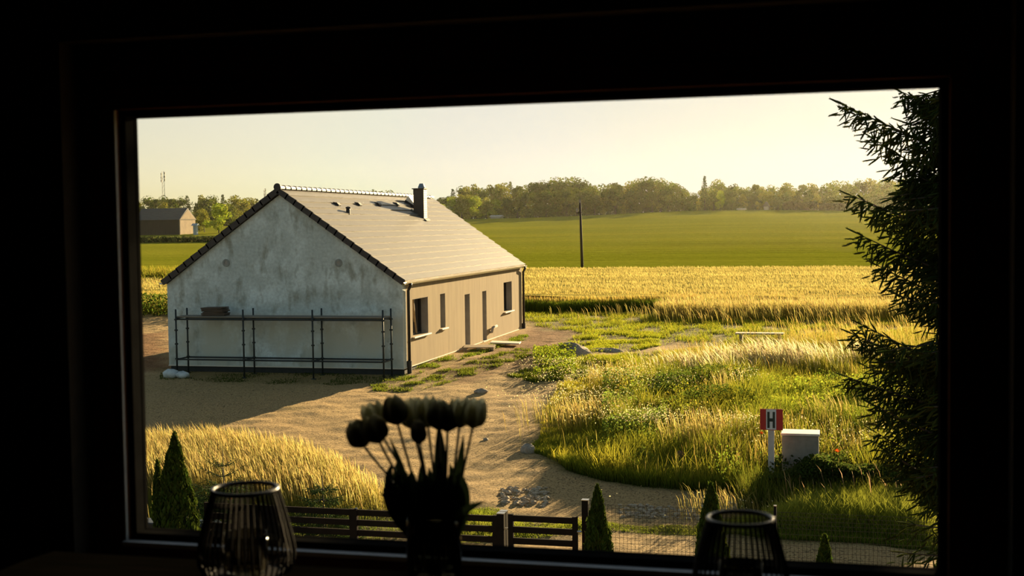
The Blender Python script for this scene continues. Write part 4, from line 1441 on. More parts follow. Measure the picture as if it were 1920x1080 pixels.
# field hedge strip on the left
n = 5200
yy = 268 + rng.normal(0, 1.3, n)
xx = rng.uniform(-205, -128, n)
zz = smooth_base(xx, yy) + rng.uniform(.1, 1.7, n)
bulk('hedgerow', [cards(np.stack([xx, yy, zz], 1), .55, unit(n), (.07, .085, .025), 1.2)], M_TREE, None, (-166, 268, 2), label='low dark hedgerow crossing the green field below the barn', cat='hedge', kind='stuff')
# radio masts and the utility pole
M_MAST = mat('grey_mast', (.40, .37, .33), None, 1, rough=.6)
def mast(px, pyt, pyb, y, label, r):
    c, b0 = yp(px, pyt, y), yp(px, pyb, y)
    z0 = float(smooth_base(c[0], y))
    p = empty('radio_mast', (c[0], y, z0), label, 'mast')
    for sx in (-r, r):
        MB().path([(c[0] + sx * 1.6, y, z0), (c[0] + sx * .7, y, c[2])], .10, 5).build('leg', M_MAST, p)
    lat = MB()
    z = z0
    k = 0
    while z < c[2] - 2:
        lat.path([(c[0] - r, y, z), (c[0] + r, y, z + 2)], .06, 4, cap=False)
        z += 2
    lat.build('lattice', M_MAST, p)
    an = MB()
    for dz in (0, -1.5, -3):
        an.box(c[0] - r * 2.0, c[0] - r * 1.2, y - .2, y + .2, c[2] - 2 + dz, c[2] - .8 + dz).box(c[0] + r * 1.2, c[0] + r * 2.0, y - .2, y + .2, c[2] - 1.6 + dz, c[2] - .4 + dz)
    an.build('antenna', M_MAST, p)
mast(305.5, 321, 366, 520, 'thin lattice radio mast rising from the woods at far left', .55)
mast(497, 353, 368, 560, 'faint distant mast beside the left roof slope of the house', .3)
M_POLE = mat('dark_pole_wood', (.055, .042, .030), (.04, .03, .022), 4, (4, 4, .4), rough=.85)
pb, pt = yp(1092, 503, 136), yp(1087.5, 379, 136)
z0 = float(smooth_base(pb[0], 136))
up = empty('utility_pole', (pb[0], 136, z0), 'slim dark utility pole between the golden and green fields', 'pole')
MB().path([(pb[0], 136, z0 - .5), (pt[0], 136, pt[2])], [.17, .11], 10).build('shaft', M_POLE, up, smooth=True)
MB().path([(pt[0], 136, pt[2] - .05), (pt[0], 136, pt[2] + .35)], [.13, .07], 8).build('insulator', M_MAST, up)
q = yp(1087, 399, 136)
MB().bar((q[0] - .35, 135.9, q[2]), (q[0] + .25, 135.9, q[2]), .12, .12).build('bracket', M_POLE, up)
MB().lathe([(.11, 0), (.14, .2), (.06, .45), (.0001, .5)], (q[0] - .28, 135.9, q[2] + .05), 8).build('insulator', M_MAST, up)

# haze over the far fields and woods
M_HAZE = bpy.data.materials.new('golden_haze')
M_HAZE.use_nodes = True
_t = M_HAZE.node_tree
_t.nodes.clear()
_o = _t.nodes.new('ShaderNodeOutputMaterial')
_v = _t.nodes.new('ShaderNodeVolumeScatter')
_v.inputs['Color'].default_value = (1, .94, .74, 1)
_v.inputs['Density'].default_value = .00007
_v.inputs['Anisotropy'].default_value = .72
_t.links.new(_v.outputs[0], _o.inputs['Volume'])
hz = MB().box(-500, 350, 170, 800, -1, 45).build('haze', M_HAZE)
tag(hz, 'golden evening haze lying over the far field and woods', 'haze', kind='stuff')

# ================================================================== GRASS AND WEEDS
M_GRASS = leafmat('grass_blades', None, .62)
GOLD, STRAW, PALE = (.42, .31, .085), (.48, .37, .14), (.80, .68, .44)
GREEN, YGREEN, DGREEN, OLIVE = (.19, .235, .020), (.36, .36, .028), (.080, .110, .016), (.26, .23, .030)
WIND = math.pi * .93                                                   # seed heads lean to the left
def H(n, lo, hi):
    return rng.uniform(lo, hi, n)
# --- wheat edge
def wheat_edge(x0, x1, n, y0=72.0, y1=82.0):
    P = np.stack([rng.uniform(x0, x1, n), y0 + (y1 - y0) * rng.uniform(0, 1, n) ** 1.6], 1)
    P[:, 1] += .5 * vnoise(P[:, 0], P[:, 1], .8, 5)
    return P
P = wheat_edge(-19.5, 12, 36000)
e1 = seed_stalks(P, H(len(P), .72, 1.0), OLIVE, GOLD, .10, WIND, .028)
P = wheat_edge(-19.5, 4, 16000, 71.2, 73.5)
e2 = blades(P, H(len(P), .45, .85), .035, DGREEN, GREEN, .2)
n = 58000
P = np.stack([rng.uniform(-1, 1, n), 75 + 60 * rng.uniform(0, 1, n)], 1)
P[:, 0] = P[:, 1] * (-.08 + .24 * P[:, 0])
sk = (1 + .24 * vnoise(P[:, 0] * .05, P[:, 1], 1.3, 61) + .18 * vnoise(P[:, 0] * .03, P[:, 1], .35, 62)).clip(.45, 1.5)[:, None]
e4 = blades(P, H(n, .45, .62), .085, np.array((.21, .175, .04)) * sk, np.array((.37, .305, .10)) * sk, .2, WIND, mid=.6, z=wheat_top(P[:, 0], P[:, 1]) - .34)
n = 7000
P = np.stack([rng.uniform(-1, 1, n), 82 + 53 * rng.uniform(0, 1, n)], 1)
P[:, 0] = P[:, 1] * (-.59 + .045 * P[:, 0])
e5 = blades(P, H(n, .45, .62), .085, (.21, .175, .04), (.37, .305, .10), .2, WIND, mid=.6, z=wheat_top(P[:, 0], P[:, 1]) - .34)
bulk('wheat_ears', [e4, e5], M_GRASS, None, (-15, 105, .5), label='golden ears standing all over the ripe wheat field', cat='wheat', kind='stuff')
P = wheat_edge(-9, 12, 22000, 66, 76)
e3 = seed_stalks(P, H(len(P), .6, 1.15), OLIVE, STRAW, .2, WIND, .02, azs=.9)
bulk('wheat_edge_grass', [e1, e2, e3], M_GRASS, None, (-5, 75, 0), label='tall golden crop edge with green weeds at its foot, right of the house', cat='grass', kind='stuff')
P = wheat_edge(-52, -33, 12000, 68, 80)
e1 = seed_stalks(P, H(len(P), .7, 1.1), OLIVE, GOLD, .2, WIND, .035)
P = wheat_edge(-52, -33, 7000, 65, 68.5)
e2 = cards(np.stack([P[:, 0], P[:, 1], gz(P[:, 0], P[:, 1]) + rng.uniform(.1, 1.3, len(P))], 1), .11, unit(len(P)), DGREEN, 1.4)
P = np.stack([rng.uniform(-75, -50, 9000), rng.normal(110, 2.2, 9000)], 1)
e3 = blades(P, H(9000, .9, 1.9), .09, DGREEN, OLIVE, .25)
bulk('field_margin_weeds', [e1, e2, e3], M_GRASS, None, (-45, 72, 0), label='brown and green weeds on the field margin left of the house', cat='weeds', kind='stuff')
# --- short grass on the plot
def dens_noise(s, seed, cut=0.0, soft=.6):
    return lambda P: np.clip((vnoise(P[:, 0], P[:, 1], s, seed) - cut) / soft + .5, 0.03, 1)
parts = []
for pg, n, h0, h1, ca, cb in ((PG_SHORT, 40000, .08, .28, DGREEN, YGREEN), (PG_SHORT2, 12000, .06, .2, GREEN, YGREEN), (PG_FLAT, 5500, .04, .15, DGREEN, (.16, .18, .02)), (PG_FLAT2, 6000, .05, .2, DGREEN, (.17, .19, .02)), (PG_WALLSIDE, 3000, .04, .16, DGREEN, GREEN), (PG_MIDGRASS, 16000, .08, .3, DGREEN, YGREEN), (PG_FOOT, 5000, .03, .1, DGREEN, DGREEN)):
    flat = pg is PG_FLAT or pg is PG_FLAT2 or pg is PG_WALLSIDE
    P = scatter(pg, n, dens_noise(3.2, 9, .2, .5) if flat else dens_noise(1.6, 9, .0))
    parts.append(blades(P, H(len(P), h0, h1), .022, ca, cb, .5))
bulk('short_grass', parts, M_GRASS, None, (-10, 50, 0), label='short patchy grass on the building plot beside and beyond the house', cat='grass', kind='stuff')
def keep_clear(P):                                  # low growth in front of the sign and the box
    h_ = hd.location
    near_hydrant = (np.abs(P[:, 0] - h_[0]) < .32) & (P[:, 1] > h_[1] - 1.9) & (P[:, 1] < h_[1] + .1) & (rng_keep(P) < .85)
    return ~near_hydrant & ~((P[:, 0] > a0 - .45) & (P[:, 0] < ub.location[0] + .75) & (P[:, 1] > YS - 2.2) & (P[:, 1] < YB_ + .6) & (rng_keep(P) < .93))
def rng_keep(P):
    return np.abs(np.sin(P[:, 0] * 7919.0 + P[:, 1] * 104729.0))
LEFT_EDGE = poly([(1012, 850), (1013, 780), (1050, 725), (1130, 705), (1135, 704), (1055, 723), (1017, 780), (1016, 850)])
# --- tall meadow on the right
def in_px(pts):
    return poly(pts)
parts = []
P = scatter(PG_MEADOW, 165000)
nz = vnoise(P[:, 0], P[:, 1], .55, 12)[:, None]
nz2 = vnoise(P[:, 0], P[:, 1], 1.3, 13)[:, None]
k = np.clip(.5 + .55 * nz + .2 * nz2, 0, 1)
far_ = np.clip((P[:, 1] - 36) / 10, 0, 1)[:, None]
k = np.clip(k + .25 * far_, 0, 1)
hh = H(len(P), .35, .8) * (1 + .35 * vnoise(P[:, 0], P[:, 1], .8, 14) + .55 * vnoise(P[:, 0], P[:, 1], 1.9, 19) + .38 * vnoise(P[:, 0], P[:, 1], 3.6, 16) + .22 * vnoise(P[:, 0], P[:, 1], 7.5, 17)) * (1 - .35 * far_[:, 0]) * np.clip(edge_dist(P, LEFT_EDGE) / 2.4, .28, 1)
cl = vnoise(P[:, 0], P[:, 1], 5.0, 18)[:, None]
k = np.clip(k + .35 * cl, 0, 1)
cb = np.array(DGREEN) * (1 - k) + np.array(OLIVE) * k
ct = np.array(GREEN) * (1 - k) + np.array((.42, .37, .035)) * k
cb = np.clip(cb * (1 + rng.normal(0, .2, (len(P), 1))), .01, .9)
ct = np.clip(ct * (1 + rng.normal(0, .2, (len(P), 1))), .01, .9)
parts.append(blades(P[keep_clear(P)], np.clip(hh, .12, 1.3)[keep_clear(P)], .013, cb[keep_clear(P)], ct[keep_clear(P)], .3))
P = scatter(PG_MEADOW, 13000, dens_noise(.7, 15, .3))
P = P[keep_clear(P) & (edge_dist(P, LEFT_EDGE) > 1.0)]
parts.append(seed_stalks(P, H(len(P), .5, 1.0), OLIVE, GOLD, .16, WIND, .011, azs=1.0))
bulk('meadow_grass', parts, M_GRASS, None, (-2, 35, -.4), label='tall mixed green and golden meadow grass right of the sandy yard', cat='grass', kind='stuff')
# leafy weeds
parts = []
for px0, px1, py0, py1, n, c_, top in ((1230, 1420, 730, 790, 9000, DGREEN, .75), (1380, 1640, 740, 815, 15000, (.26, .29, .03), .6), (1580, 1800, 740, 830, 11000, (.24, .27, .03), .8), (1000, 1080, 660, 715, 3500, GREEN, .4), (1130, 1250, 740, 850, 6000, (.18, .23, .035), .7), (1440, 1800, 880, 935, 22000, (.055, .075, .016), .7)):  # last patch has shade put into its dark leaf colour
    P = scatter(in_px([(px0, py0), (px1, py0), (px1, py1), (px0, py1)]), n, dens_noise(2.3, int(px0), -.5, 1.2))
    kc = keep_clear(P)
    P = P[kc | (rng.uniform(0, 1, len(P)) < .25)]
    zt_ = gz(P[:, 0], P[:, 1]) + np.where(keep_clear(P), 1, .4) * top * np.sqrt(rng.uniform(0, 1, len(P))) * (1 + .3 * vnoise(P[:, 0], P[:, 1], 1.6, 3))
    parts.append(cards(np.stack([P[:, 0], P[:, 1], zt_], 1), .05, unit(len(P)) + (0, 0, .5), c_, 1.7))
n = 26000
xx = rng.uniform(a0 - .35, a0 + 3.4, n)
yy = rng.uniform(YS - 1.0, YS - .12, n)
hh = .93 * (1 + .15 * vnoise(xx, yy, 3.2, 71)) * np.interp(xx, [a0 - .35, a0 + .25, a0 + 1.2, a0 + 3.4], [.5, .72, .98, .9])
parts.append(cards(np.stack([xx, yy, gz(xx, yy) + hh * np.sqrt(rng.uniform(0, 1, n))], 1), .042, unit(n), (.060, .080, .016), 1.8))  # leaf colour darkened for the deep shade in front of the box
n = 5000
xx = rng.uniform(a0 - .5, a0 + 3.4, n)
Q = np.stack([xx, rng.uniform(YS - 1.6, YS - .15, n)], 1)
parts.append(blades(Q, H(n, .5, .95), .011, DGREEN, (.17, .18, .022), .25))
bulk('leafy_weeds', parts, M_GRASS, None, (-1, 32, -.4), label='broad-leaved green weeds growing among the meadow grass', cat='weeds', kind='stuff')
# bushy weeds: rounded clumps of small leaves that give the meadow its mounds
parts = []
C_ = scatter(PG_MEADOW, 300)
C_ = C_[keep_clear(C_) & (edge_dist(C_, LEFT_EDGE) > 1.3)]
for q in C_:
    hgt, rad = rng.uniform(.45, 1.0) * (1.1 if q[1] < 40 else .75), rng.uniform(.22, .55)
    n = int(90 + 380 * rad * hgt)
    u = unit(n)
    r_ = rng.uniform(.45, 1, n)[:, None]
    Q = np.stack([q[0] + u[:, 0] * rad * r_[:, 0], q[1] + u[:, 1] * rad * r_[:, 0], gz(q[0], q[1]) + hgt * (.55 + .5 * u[:, 2] * r_[:, 0])], 1)
    c_ = np.array([(.16, .20, .022), (.25, .26, .024), (.32, .25, .045), (.10, .13, .02), (.24, .25, .03)][rng.integers(5)])
    parts.append(cards(Q, rng.uniform(.022, .036), unit(n), c_, rng.uniform(1.4, 2.4), up=np.array((0, 0, 1.0))))
bulk('bushy_weeds', parts, M_GRASS, None, (-2, 35, -.4), label='rounded bushy weeds making mounds in the meadow grass', cat='weeds', kind='stuff')
# bank in front of the meadow, short and green
P = scatter(PG_BANK, 42000)
P = P[keep_clear(P)]
kk = rng.uniform(0, 1, (len(P), 1))
b1 = blades(P, H(len(P), .15, .45) * np.clip(edge_dist(P, LEFT_EDGE) / 2.0, .4, 1), .014, DGREEN, np.array(GREEN) * kk + np.array(YGREEN) * (1 - kk), .35)
bulk('bank_grass', [b1], M_GRASS, None, (-3, 30, -.7), label='green grass bank along the inner bend of the sandy track', cat='grass', kind='stuff')
# pale feathery seed heads
def plume_patch(px, py, sx, sy, n, h0, h1, c_, lean=.35):
    g = gpt(px, py)
    P = np.stack([rng.normal(g[0], sx, n), rng.normal(g[1], sy, n)], 1)
    P = np.concatenate([P, P + rng.normal(0, .12, P.shape)])
    P = P[keep_clear(P)]
    n = len(P)
    return blades(P, H(n, h0 * .8, h1), .017 if c_ is PALE else .013, OLIVE, c_, lean, WIND, mid=.74, wmid=1.25, wbase=.3, azs=.45)
parts = [plume_patch(px, py, sx, sy, n, h0, h1, c_, ln) for px, py, sx, sy, n, h0, h1, c_, ln in (
    (1320, 712, .9, .5, 260, .7, 1.15, PALE, .38), (1400, 700, .8, .4, 240, .8, 1.2, PALE, .36), (1460, 690, .7, .5, 300, .8, 1.25, PALE, .36), (1530, 700, .6, .5, 160, .8, 1.3, PALE, .36), (1610, 690, .5, .4, 110, .8, 1.2, PALE, .36),
    (1320, 850, .45, .25, 150, .85, 1.25, STRAW, .16), (1290, 860, .3, .25, 60, .7, 1.1, STRAW, .16), (1090, 800, .8, .6, 240, .6, .95, STRAW, .22), (1150, 790, .6, .5, 150, .6, .9, STRAW, .22), (1360, 760, .25, .3, 50, .9, 1.25, STRAW, .2), (1560, 815, .4, .3, 70, .8, 1.15, STRAW, .25),
    (1480, 600, 5, 2.2, 900, .6, 1.1, STRAW, .3), (1650, 640, 2.5, 2.0, 500, .6, 1.1, (.62, .44, .14), .3), (1700, 800, .6, .5, 120, .7, 1.0, STRAW, .3))]
bulk('feather_grass', parts, M_GRASS, None, (0, 35, -.4), label='pale feathery seed heads standing above the meadow grass', cat='grass', kind='stuff')
# white umbels
M_FLOWER = leafmat('white_flowers', None, .4)
parts = []
for px, py, sx, sy, n, h0, h1 in ((1150, 740, 1.2, .8, 1500, .55, .85), (1090, 780, 1.0, .8, 900, .5, .8), (1210, 830, .8, .4, 900, .6, .9), (1240, 760, .8, .6, 400, .5, .9), (1395, 760, .3, .25, 170, .8, 1.1), (1380, 850, .4, .2, 320, .7, 1.0), (1600, 870, 1.2, .4, 420, .35, .8), (1050, 700, .8, .4, 350, .3, .5), (1690, 870, 1.0, .5, 380, .4, .9), (1480, 980, 2.0, .4, 90, .25, .5), (1500, 860, 1.5, .8, 350, .5, .9)):
    g = gpt(px, py)
    n = int(n * 1.15)
    P = np.stack([rng.normal(g[0], sx, n), rng.normal(g[1], sy, n)], 1)
    z = gz(P[:, 0], P[:, 1]) + H(n, h0, h1)
    parts.append(cards(np.stack([P[:, 0], P[:, 1], z], 1), .030, unit(n) + (0, -.3, .3), (.80, .70, .38), 1.1))
bulk('white_umbels', parts, M_FLOWER, None, (-1, 32, 0), label='small white flower heads sprinkled through the meadow', cat='flowers', kind='stuff')
# --- golden grass at the left
parts = []
P = scatter(PG_LEFT, 46000, lambda Q: np.interp(Q[:, 0], [-12.5, -9.3], [1, .4]))
low = np.clip((25.3 - P[:, 1]) / 2.0 + .35 * vnoise(P[:, 0], P[:, 1], 1.3, 31), 0, 1)[:, None]
cb = np.array((.27, .24, .045)) * (1 - low) + np.array(DGREEN) * low
ct = np.array((.46, .335, .085)) * (1 - low) + np.array((.16, .20, .022)) * low
hh = H(len(P), .45, .95) * (1 - .70 * low[:, 0]) * np.interp(P[:, 0], [-14, -9.3], [1, .38])
parts.append(blades(P, hh, .0105, jitter_col((1, 1, 1), len(P)).clip(.5, 1.4) * cb, jitter_col((1, 1, 1), len(P)).clip(.5, 1.4) * ct, .28, WIND, azs=1.2))
P = scatter(PG_LEFT, 13000, lambda Q: np.clip((Q[:, 1] - 24.0) / 2.0, .01, 1) * np.interp(Q[:, 0], [-13, -9], [1, .35]))
parts.append(seed_stalks(P, H(len(P), .65, 1.1) * np.interp(P[:, 0], [-14, -9.3], [1, .55]), (.42, .36, .10), STRAW, .28, WIND, .0125, azs=.5))
bulk('golden_grass', parts, M_GRASS, None, (-12, 25, -.9), label='tall golden grass between the sandy yard and the driveway gate', cat='grass', kind='stuff')
# --- strip between the track and the near road
parts = []
P = scatter(PG_STRIP, 52000)
taller = np.clip((P[:, 0] + 2.6) / 2.2, 0, 1)
kk = np.clip(.5 + .5 * vnoise(P[:, 0], P[:, 1], 1.6, 41), 0, 1)[:, None]
parts.append(blades(P, H(len(P), .08, .28) * (1 + 2.3 * taller) * np.clip(edge_dist(P, PG_STRIP) / .9, .25, 1), .012, DGREEN, np.array(GREEN) * (1 - kk) + np.array((.44, .43, .06)) * kk, .4))
P = scatter(in_px([(1480, 935), (1800, 940), (1800, 985), (1480, 985)]), 110)
parts.append(seed_stalks(P, H(len(P), .6, 1.15), (.22, .12, .04), (.58, .40, .22), .22, WIND, .011, azs=.6, head=.16))
P = scatter(in_px([(1280, 955), (1470, 945), (1470, 985), (1280, 985)]), 320)
parts.append(seed_stalks(P, H(len(P), .3, .7), OLIVE, STRAW, .3, WIND, .010, azs=.8))
bulk('roadside_grass', parts, M_GRASS, None, (-2, 24, -.95), label='bright green verge between the sandy track and the near road', cat='grass', kind='stuff')
# rubble along the track
M_RUBBLE = mat('pale_rubble', (.50, .40, .27), (.36, .28, .19), 9, rough=.95, bmp=.4)
rub = MB()
rr = random.Random(3)
for px0, px1, py0, py1, n in ((940, 1030, 918, 952, 150), (1160, 1330, 950, 972, 120), (1330, 1420, 940, 960, 30)):
    for k in range(n):
        g = gpt(rr.uniform(px0, px1), rr.uniform(py0, py1))
        s_ = rr.uniform(.02, .07)
        rub.blob((g[0], g[1], g[2] + s_ * .3), (s_ * 1.2, s_, s_ * .6), rr.randrange(9999), 6, 4, .2)
tag(rub.build('rubble', M_RUBBLE), 'broken pale stones along the near edge of the sandy track', 'rubble', kind='stuff')

# ================================================================== LANTERNS, VASE AND TULIPS ON THE TABLE
M_WIREL = mat('blackened_lantern_wire', (.016, .012, .010), None, 6, rough=.7, metal=.0, spec=.12)
M_RIM = mat('pale_lantern_rim', (.055, .046, .04), (.045, .038, .032), 6, rough=.4, spec=.5)
def glass(name, tint, gloss=.06):
    m = bpy.data.materials.new(name)
    m.use_nodes = True
    nt = m.node_tree
    nt.nodes.clear()
    out = nt.nodes.new('ShaderNodeOutputMaterial')
    tr = nt.nodes.new('ShaderNodeBsdfTransparent')
    tr.inputs[0].default_value = (*tint, 1)
    gl = nt.nodes.new('ShaderNodeBsdfGlossy')
    gl.inputs['Roughness'].default_value = .06
    mx = nt.nodes.new('ShaderNodeMixShader')
    lw_ = nt.nodes.new('ShaderNodeLayerWeight')
    lw_.inputs[0].default_value = gloss
    nt.links.new(lw_.outputs['Fresnel'], mx.inputs[0])
    nt.links.new(tr.outputs[0], mx.inputs[1])
    nt.links.new(gl.outputs[0], mx.inputs[2])
    nt.links.new(mx.outputs[0], out.inputs[0])
    return m
M_CUP = glass('candle_cup_glass', (.50, .48, .42), .05)
M_VASE = glass('vase_glass', (.52, .50, .42), .22)
LH = .212
LPROF = [(.086, .004), (.104, .014), (.114, .036), (.116, .060), (.110, .095), (.100, .135), (.089, .175), (.0795, .205), (.0785, LH)]
lantern = empty('wire_lantern', (-1.367, 2.742, TZ), 'dark barrel-shaped wire lantern at the left end of the table', 'lantern')
NW = 44
w0 = MB().path([(r, 0, z) for r, z in LPROF], .0029, 5).build('wire', M_WIREL, lantern, org=(0, 0, 0), smooth=True)
for k in range(1, NW):
    o = w0.copy()
    COL.objects.link(o)
    o.parent = lantern
    o.rotation_euler = (0, 0, 2 * math.pi * k / NW)
def torus(r, z, t, n=40, m=8):
    return MB().path([(r * math.cos(2 * math.pi * k / n), r * math.sin(2 * math.pi * k / n), z) for k in range(n + 1)], t, m, cap=False)
torus(.0775, LH, .0052).build('rim', M_RIM, lantern, org=(0, 0, 0), smooth=True)
torus(.088, .006, .005).build('base_ring', M_WIREL, lantern, org=(0, 0, 0), smooth=True)
MB().lathe([(.0001, .002), (.088, .002), (.088, .008), (.0001, .008)], (0, 0, 0), 28).build('base_plate', M_WIREL, lantern, org=(0, 0, 0))
cup = MB().lathe([(.0001, .010), (.046, .010), (.051, .016), (.053, .105), (.0505, .105), (.048, .018), (.0001, .018)], (0, 0, 0), 28).build('candle_cup', M_CUP, lantern, org=(0, 0, 0), smooth=True)
lan2 = copy_tree(lantern)
lan2.location = (-.190, 2.745, TZ - .001 + .001)
lan2.rotation_euler = (0, 0, .07)
lan2.scale = (.905, .905, .905)
lan2['label'] = 'dark barrel-shaped wire lantern at the right end of the table'

YV = 2.745
vx = (yp(765, 990, YV)[0] + yp(862, 990, YV)[0]) / 2
VR = .064
vase = MB().lathe([(.0001, .004), (VR * .92, .004), (VR, .012), (VR, .150), (VR * 1.02, .172), (VR * .96, .172), (VR * .95, .150), (VR * .95, .016), (.0001, .012)], (vx, YV, TZ), 36).build('vase', M_VASE, None, org=(vx, YV, TZ), smooth=True)
tag(vase, 'cylindrical glass vase full of tulip stems between the two lanterns', 'vase')
M_PETAL = leafmat('tulip_petals', None, .62)
M_LEAF = leafmat('tulip_leaf', (.022, .036, .014), .18)
M_TSTEM = mat('tulip_stem', (.07, .075, .03), None, 20, rough=.6)
def frame_of(d):
    d = Vector(d).normalized()
    a = d.cross(Vector((0, 1, 0)))
    if a.length < .1:
        a = d.cross(Vector((1, 0, 0)))
    a.normalize()
    return d, a, d.cross(a)
def tulip(hx, hy, hw, hh, dy, material, label, openness=.55, foot=0.0, dark=.3):
    c = yp(hx, hy + hh * .5, YV + dy)                                   # base of the flower cup
    t_ = yp(hx + rt.uniform(-1, 1), hy - hh * .5, YV + dy)
    s_ = (c[2] * 0 + np.linalg.norm(yp(hx + hw, hy, YV + dy) - yp(hx, hy, YV + dy)))
    R_ = s_ / 2
    L_ = np.linalg.norm(t_ - c) * 1.02
    base = Vector((vx + foot * .045, YV + dy * .3, TZ + .02))
    neck = Vector((vx + foot * .055, YV + dy * .45, TZ + .185))
    p = empty('tulip', base, label, 'flower')
    top = Vector(c)
    d = (top - neck)
    d = (d.normalized() + Vector((0, 0, .5))).normalized()
    mid = neck.lerp(top, .55) + Vector((0, 0, .004))
    MB().path([base, neck, neck.lerp(top, .3), mid, neck.lerp(top, .82), top], [.0032] * 6, 7).build('stem', M_TSTEM, p, smooth=True)
    d, a, b_ = frame_of((top - neck).normalized() * .8 + Vector((0, 0, .35)))
    for k in range(6):
        inner = k % 2
        mb = MB()
        n, m = 7, 5
        an0 = 2 * math.pi * k / 6 + hx
        for i in range(n + 1):
            u = i / n
            cu, su = (.47, .74) if openness > .6 else (.40, .625)
            rr_ = 1.05 * R_ * math.sqrt(max(.02, 1 - ((u - cu) / su) ** 2)) * (.93 if inner else 1.0) * (.30 + .70 * min(1, u * 5) ** .6)
            wd = .90 * (1 if u < .7 else math.sqrt(max(.06, 1 - ((u - .7) / .31) ** 2)))
            for j in range(m + 1):
                q = (j / m - .5) * 2
                an = an0 + q * wd
                r2 = rr_ * (1 + .05 * (1 - q * q))
                z = L_ * (u - .07 * q * q * u ** 3) - .002 * inner * u
                pt = top + d * z + (a * math.cos(an) + b_ * math.sin(an)) * r2
                mb.v.append(tuple(pt))
        for i in range(n):
            for j in range(m):
                q = i * (m + 1) + j
                mb.f.append((q, q + 1, q + m + 2, q + m + 1))
        po = mb.build('petal', material, p, smooth=True)
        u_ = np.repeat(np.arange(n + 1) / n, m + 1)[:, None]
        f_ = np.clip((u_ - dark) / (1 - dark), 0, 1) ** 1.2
        cc_ = np.array((.26, .25, .10) if dark < .1 else (.07, .058, .018)) * (1 - f_) + np.array((.80, .77, .52)) * f_  # greenish base to cream edge; lit tops of dark heads also painted in
        at = po.data.attributes.new('col', 'FLOAT_COLOR', 'POINT')
        at.data.foreach_set('color', np.concatenate([cc_, np.ones((len(cc_), 1))], 1).astype(np.float32).ravel())
    return p
def leaf_mesh(pts, widths, twist=(0, 1, 0), cup_=.25):
    mb = MB()
    m = 4
    pts = [Vector(q) for q in pts]
    for i, q in enumerate(pts):
        d = (pts[min(i + 1, len(pts) - 1)] - pts[max(i - 1, 0)]).normalized()
        s_ = d.cross(Vector(twist)).normalized()
        nrm = s_.cross(d)
        for j in range(m + 1):
            t = (j / m - .5)
            mb.v.append(tuple(q + s_ * t * widths[i] + nrm * (t * t) * widths[i] * cup_ * 4))
    for i in range(len(pts) - 1):
        for j in range(m):
            q = i * (m + 1) + j
            mb.f.append((q, q + 1, q + m + 2, q + m + 1))
    return mb
def bez(p0, p1, p2, n=9):
    p0, p1, p2 = Vector(p0), Vector(p1), Vector(p2)
    return [(p0 * (1 - t) ** 2 + p1 * 2 * t * (1 - t) + p2 * t * t) for t in [i / n for i in range(n + 1)]]
LW = [.35, .7, .9, 1, 1, .95, .85, .68, .42, .06]
TUL = [(684, 811, 43, 54, .00, 'd', 'leftmost tulip, dark and lowest-hanging, leaning out of the vase', -1.0), (712, 803, 43, 54, -.03, 'd', 'dark tulip overlapping the leftmost one', -.8), (711, 779, 42, 54, .03, 'p', 'pale tulip behind the two dark tulips at far left', -.6),
       (746, 768, 43, 56, -.02, 'd', 'tall dark-cupped tulip third from the left, standing clear', -.5), (775, 775, 40, 58, .035, 'p', 'translucent pale green tulip just left of the bouquet centre', -.2), (787, 809, 28, 46, -.03, 'd', 'small closed dark bud in the middle of the bouquet', 0),
       (803, 772, 40, 58, .03, 'p', 'pale tulip at the bouquet centre behind the dark ones', .1), (824, 777, 42, 58, -.02, 'd', 'dark tulip just right of the bouquet centre', .3), (839, 782, 40, 54, .01, 'd', 'dark tulip beside the two palest right-hand blooms', .5),
       (861, 774, 42, 56, .02, 'p', 'pale tulip second from the right', .7), (886, 774, 44, 56, -.01, 'p', 'rightmost tulip, broad and pale', 1.0)]
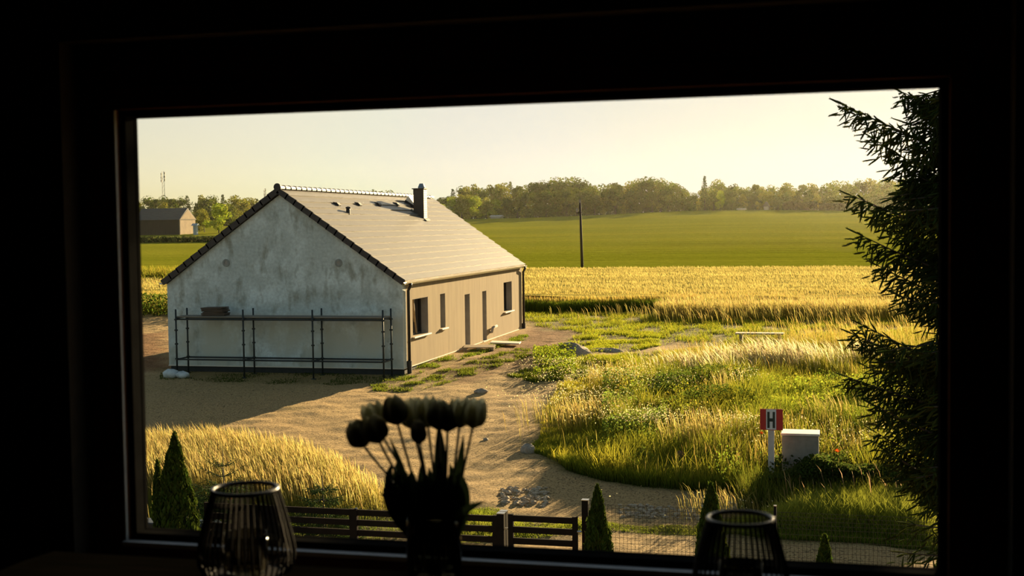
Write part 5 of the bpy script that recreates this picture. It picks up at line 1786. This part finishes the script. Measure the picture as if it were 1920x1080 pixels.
for hx, hy, hw, hh, dy, kd, lb, ft in TUL:
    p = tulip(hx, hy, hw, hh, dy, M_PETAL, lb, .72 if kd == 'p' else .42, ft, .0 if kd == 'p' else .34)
    p['group'] = 'tulips in the glass vase'
    base = Vector((vx + ft * .04, YV + dy * .3, TZ + .10))
    # the upright leaf that wraps each stem
    e = yp(vx * 0 + 805 + (hx - 800) * .62 + rt.uniform(-5, 5), 868 + rt.uniform(-12, 26), YV + dy)
    cpt = Vector(yp(805 + (hx - 800) * .85, 925, YV + dy))
    pts = bez(base, cpt, e)
    leaf_mesh(pts, [w_ * .030 for w_ in LW]).build('leaf', M_LEAF, p, smooth=True)
    e = yp(805 + (hx - 800) * .55 + rt.uniform(-12, 12), 890 + rt.uniform(-10, 30), YV + dy + .02)
    cpt = Vector(yp(805 + (hx - 800) * .8, 945, YV + dy + .03))
    leaf_mesh(bez(base, cpt, e), [w_ * .034 for w_ in LW]).build('leaf', M_LEAF, p, smooth=True)
    e = yp(805 + (hx - 800) * .60 + rt.uniform(-6, 6), 895 + rt.uniform(-14, 14), YV + dy * 1.6 - .012)
    leaf_mesh(bez(base, Vector(yp(805 + (hx - 800) * .78, 935, YV + dy)), e), [w_ * .044 for w_ in LW]).build('leaf', M_LEAF, p, smooth=True)
    if lb.startswith('leftmost'):
        leaf_mesh(bez(base + Vector((0, 0, .04)), yp(752, 948, YV - .04), yp(709, 926, YV - .05)), [w_ * .034 for w_ in LW], (0, .5, .8)).build('leaf', M_LEAF, p, smooth=True)
        leaf_mesh(bez(base + Vector((0, 0, .06)), yp(758, 895, YV), yp(731, 820, YV)), [w_ * .018 for w_ in LW]).build('leaf', M_LEAF, p, smooth=True)
    if lb.startswith('rightmost'):
        leaf_mesh(bez(base + Vector((0, 0, .04)), yp(862, 962, YV - .04), yp(912, 940, YV - .05)), [w_ * .030 for w_ in LW], (0, .5, .8)).build('leaf', M_LEAF, p, smooth=True)
        leaf_mesh(bez(base + Vector((0, 0, .06)), yp(858, 905, YV), yp(869, 815, YV)), [w_ * .022 for w_ in LW]).build('leaf', M_LEAF, p, smooth=True)
    if 'just right of the bouquet' in lb:
        leaf_mesh(bez(base + Vector((0, 0, .06)), yp(826, 890, YV), yp(822, 790, YV)), [w_ * .034 for w_ in LW]).build('leaf', M_LEAF, p, smooth=True)
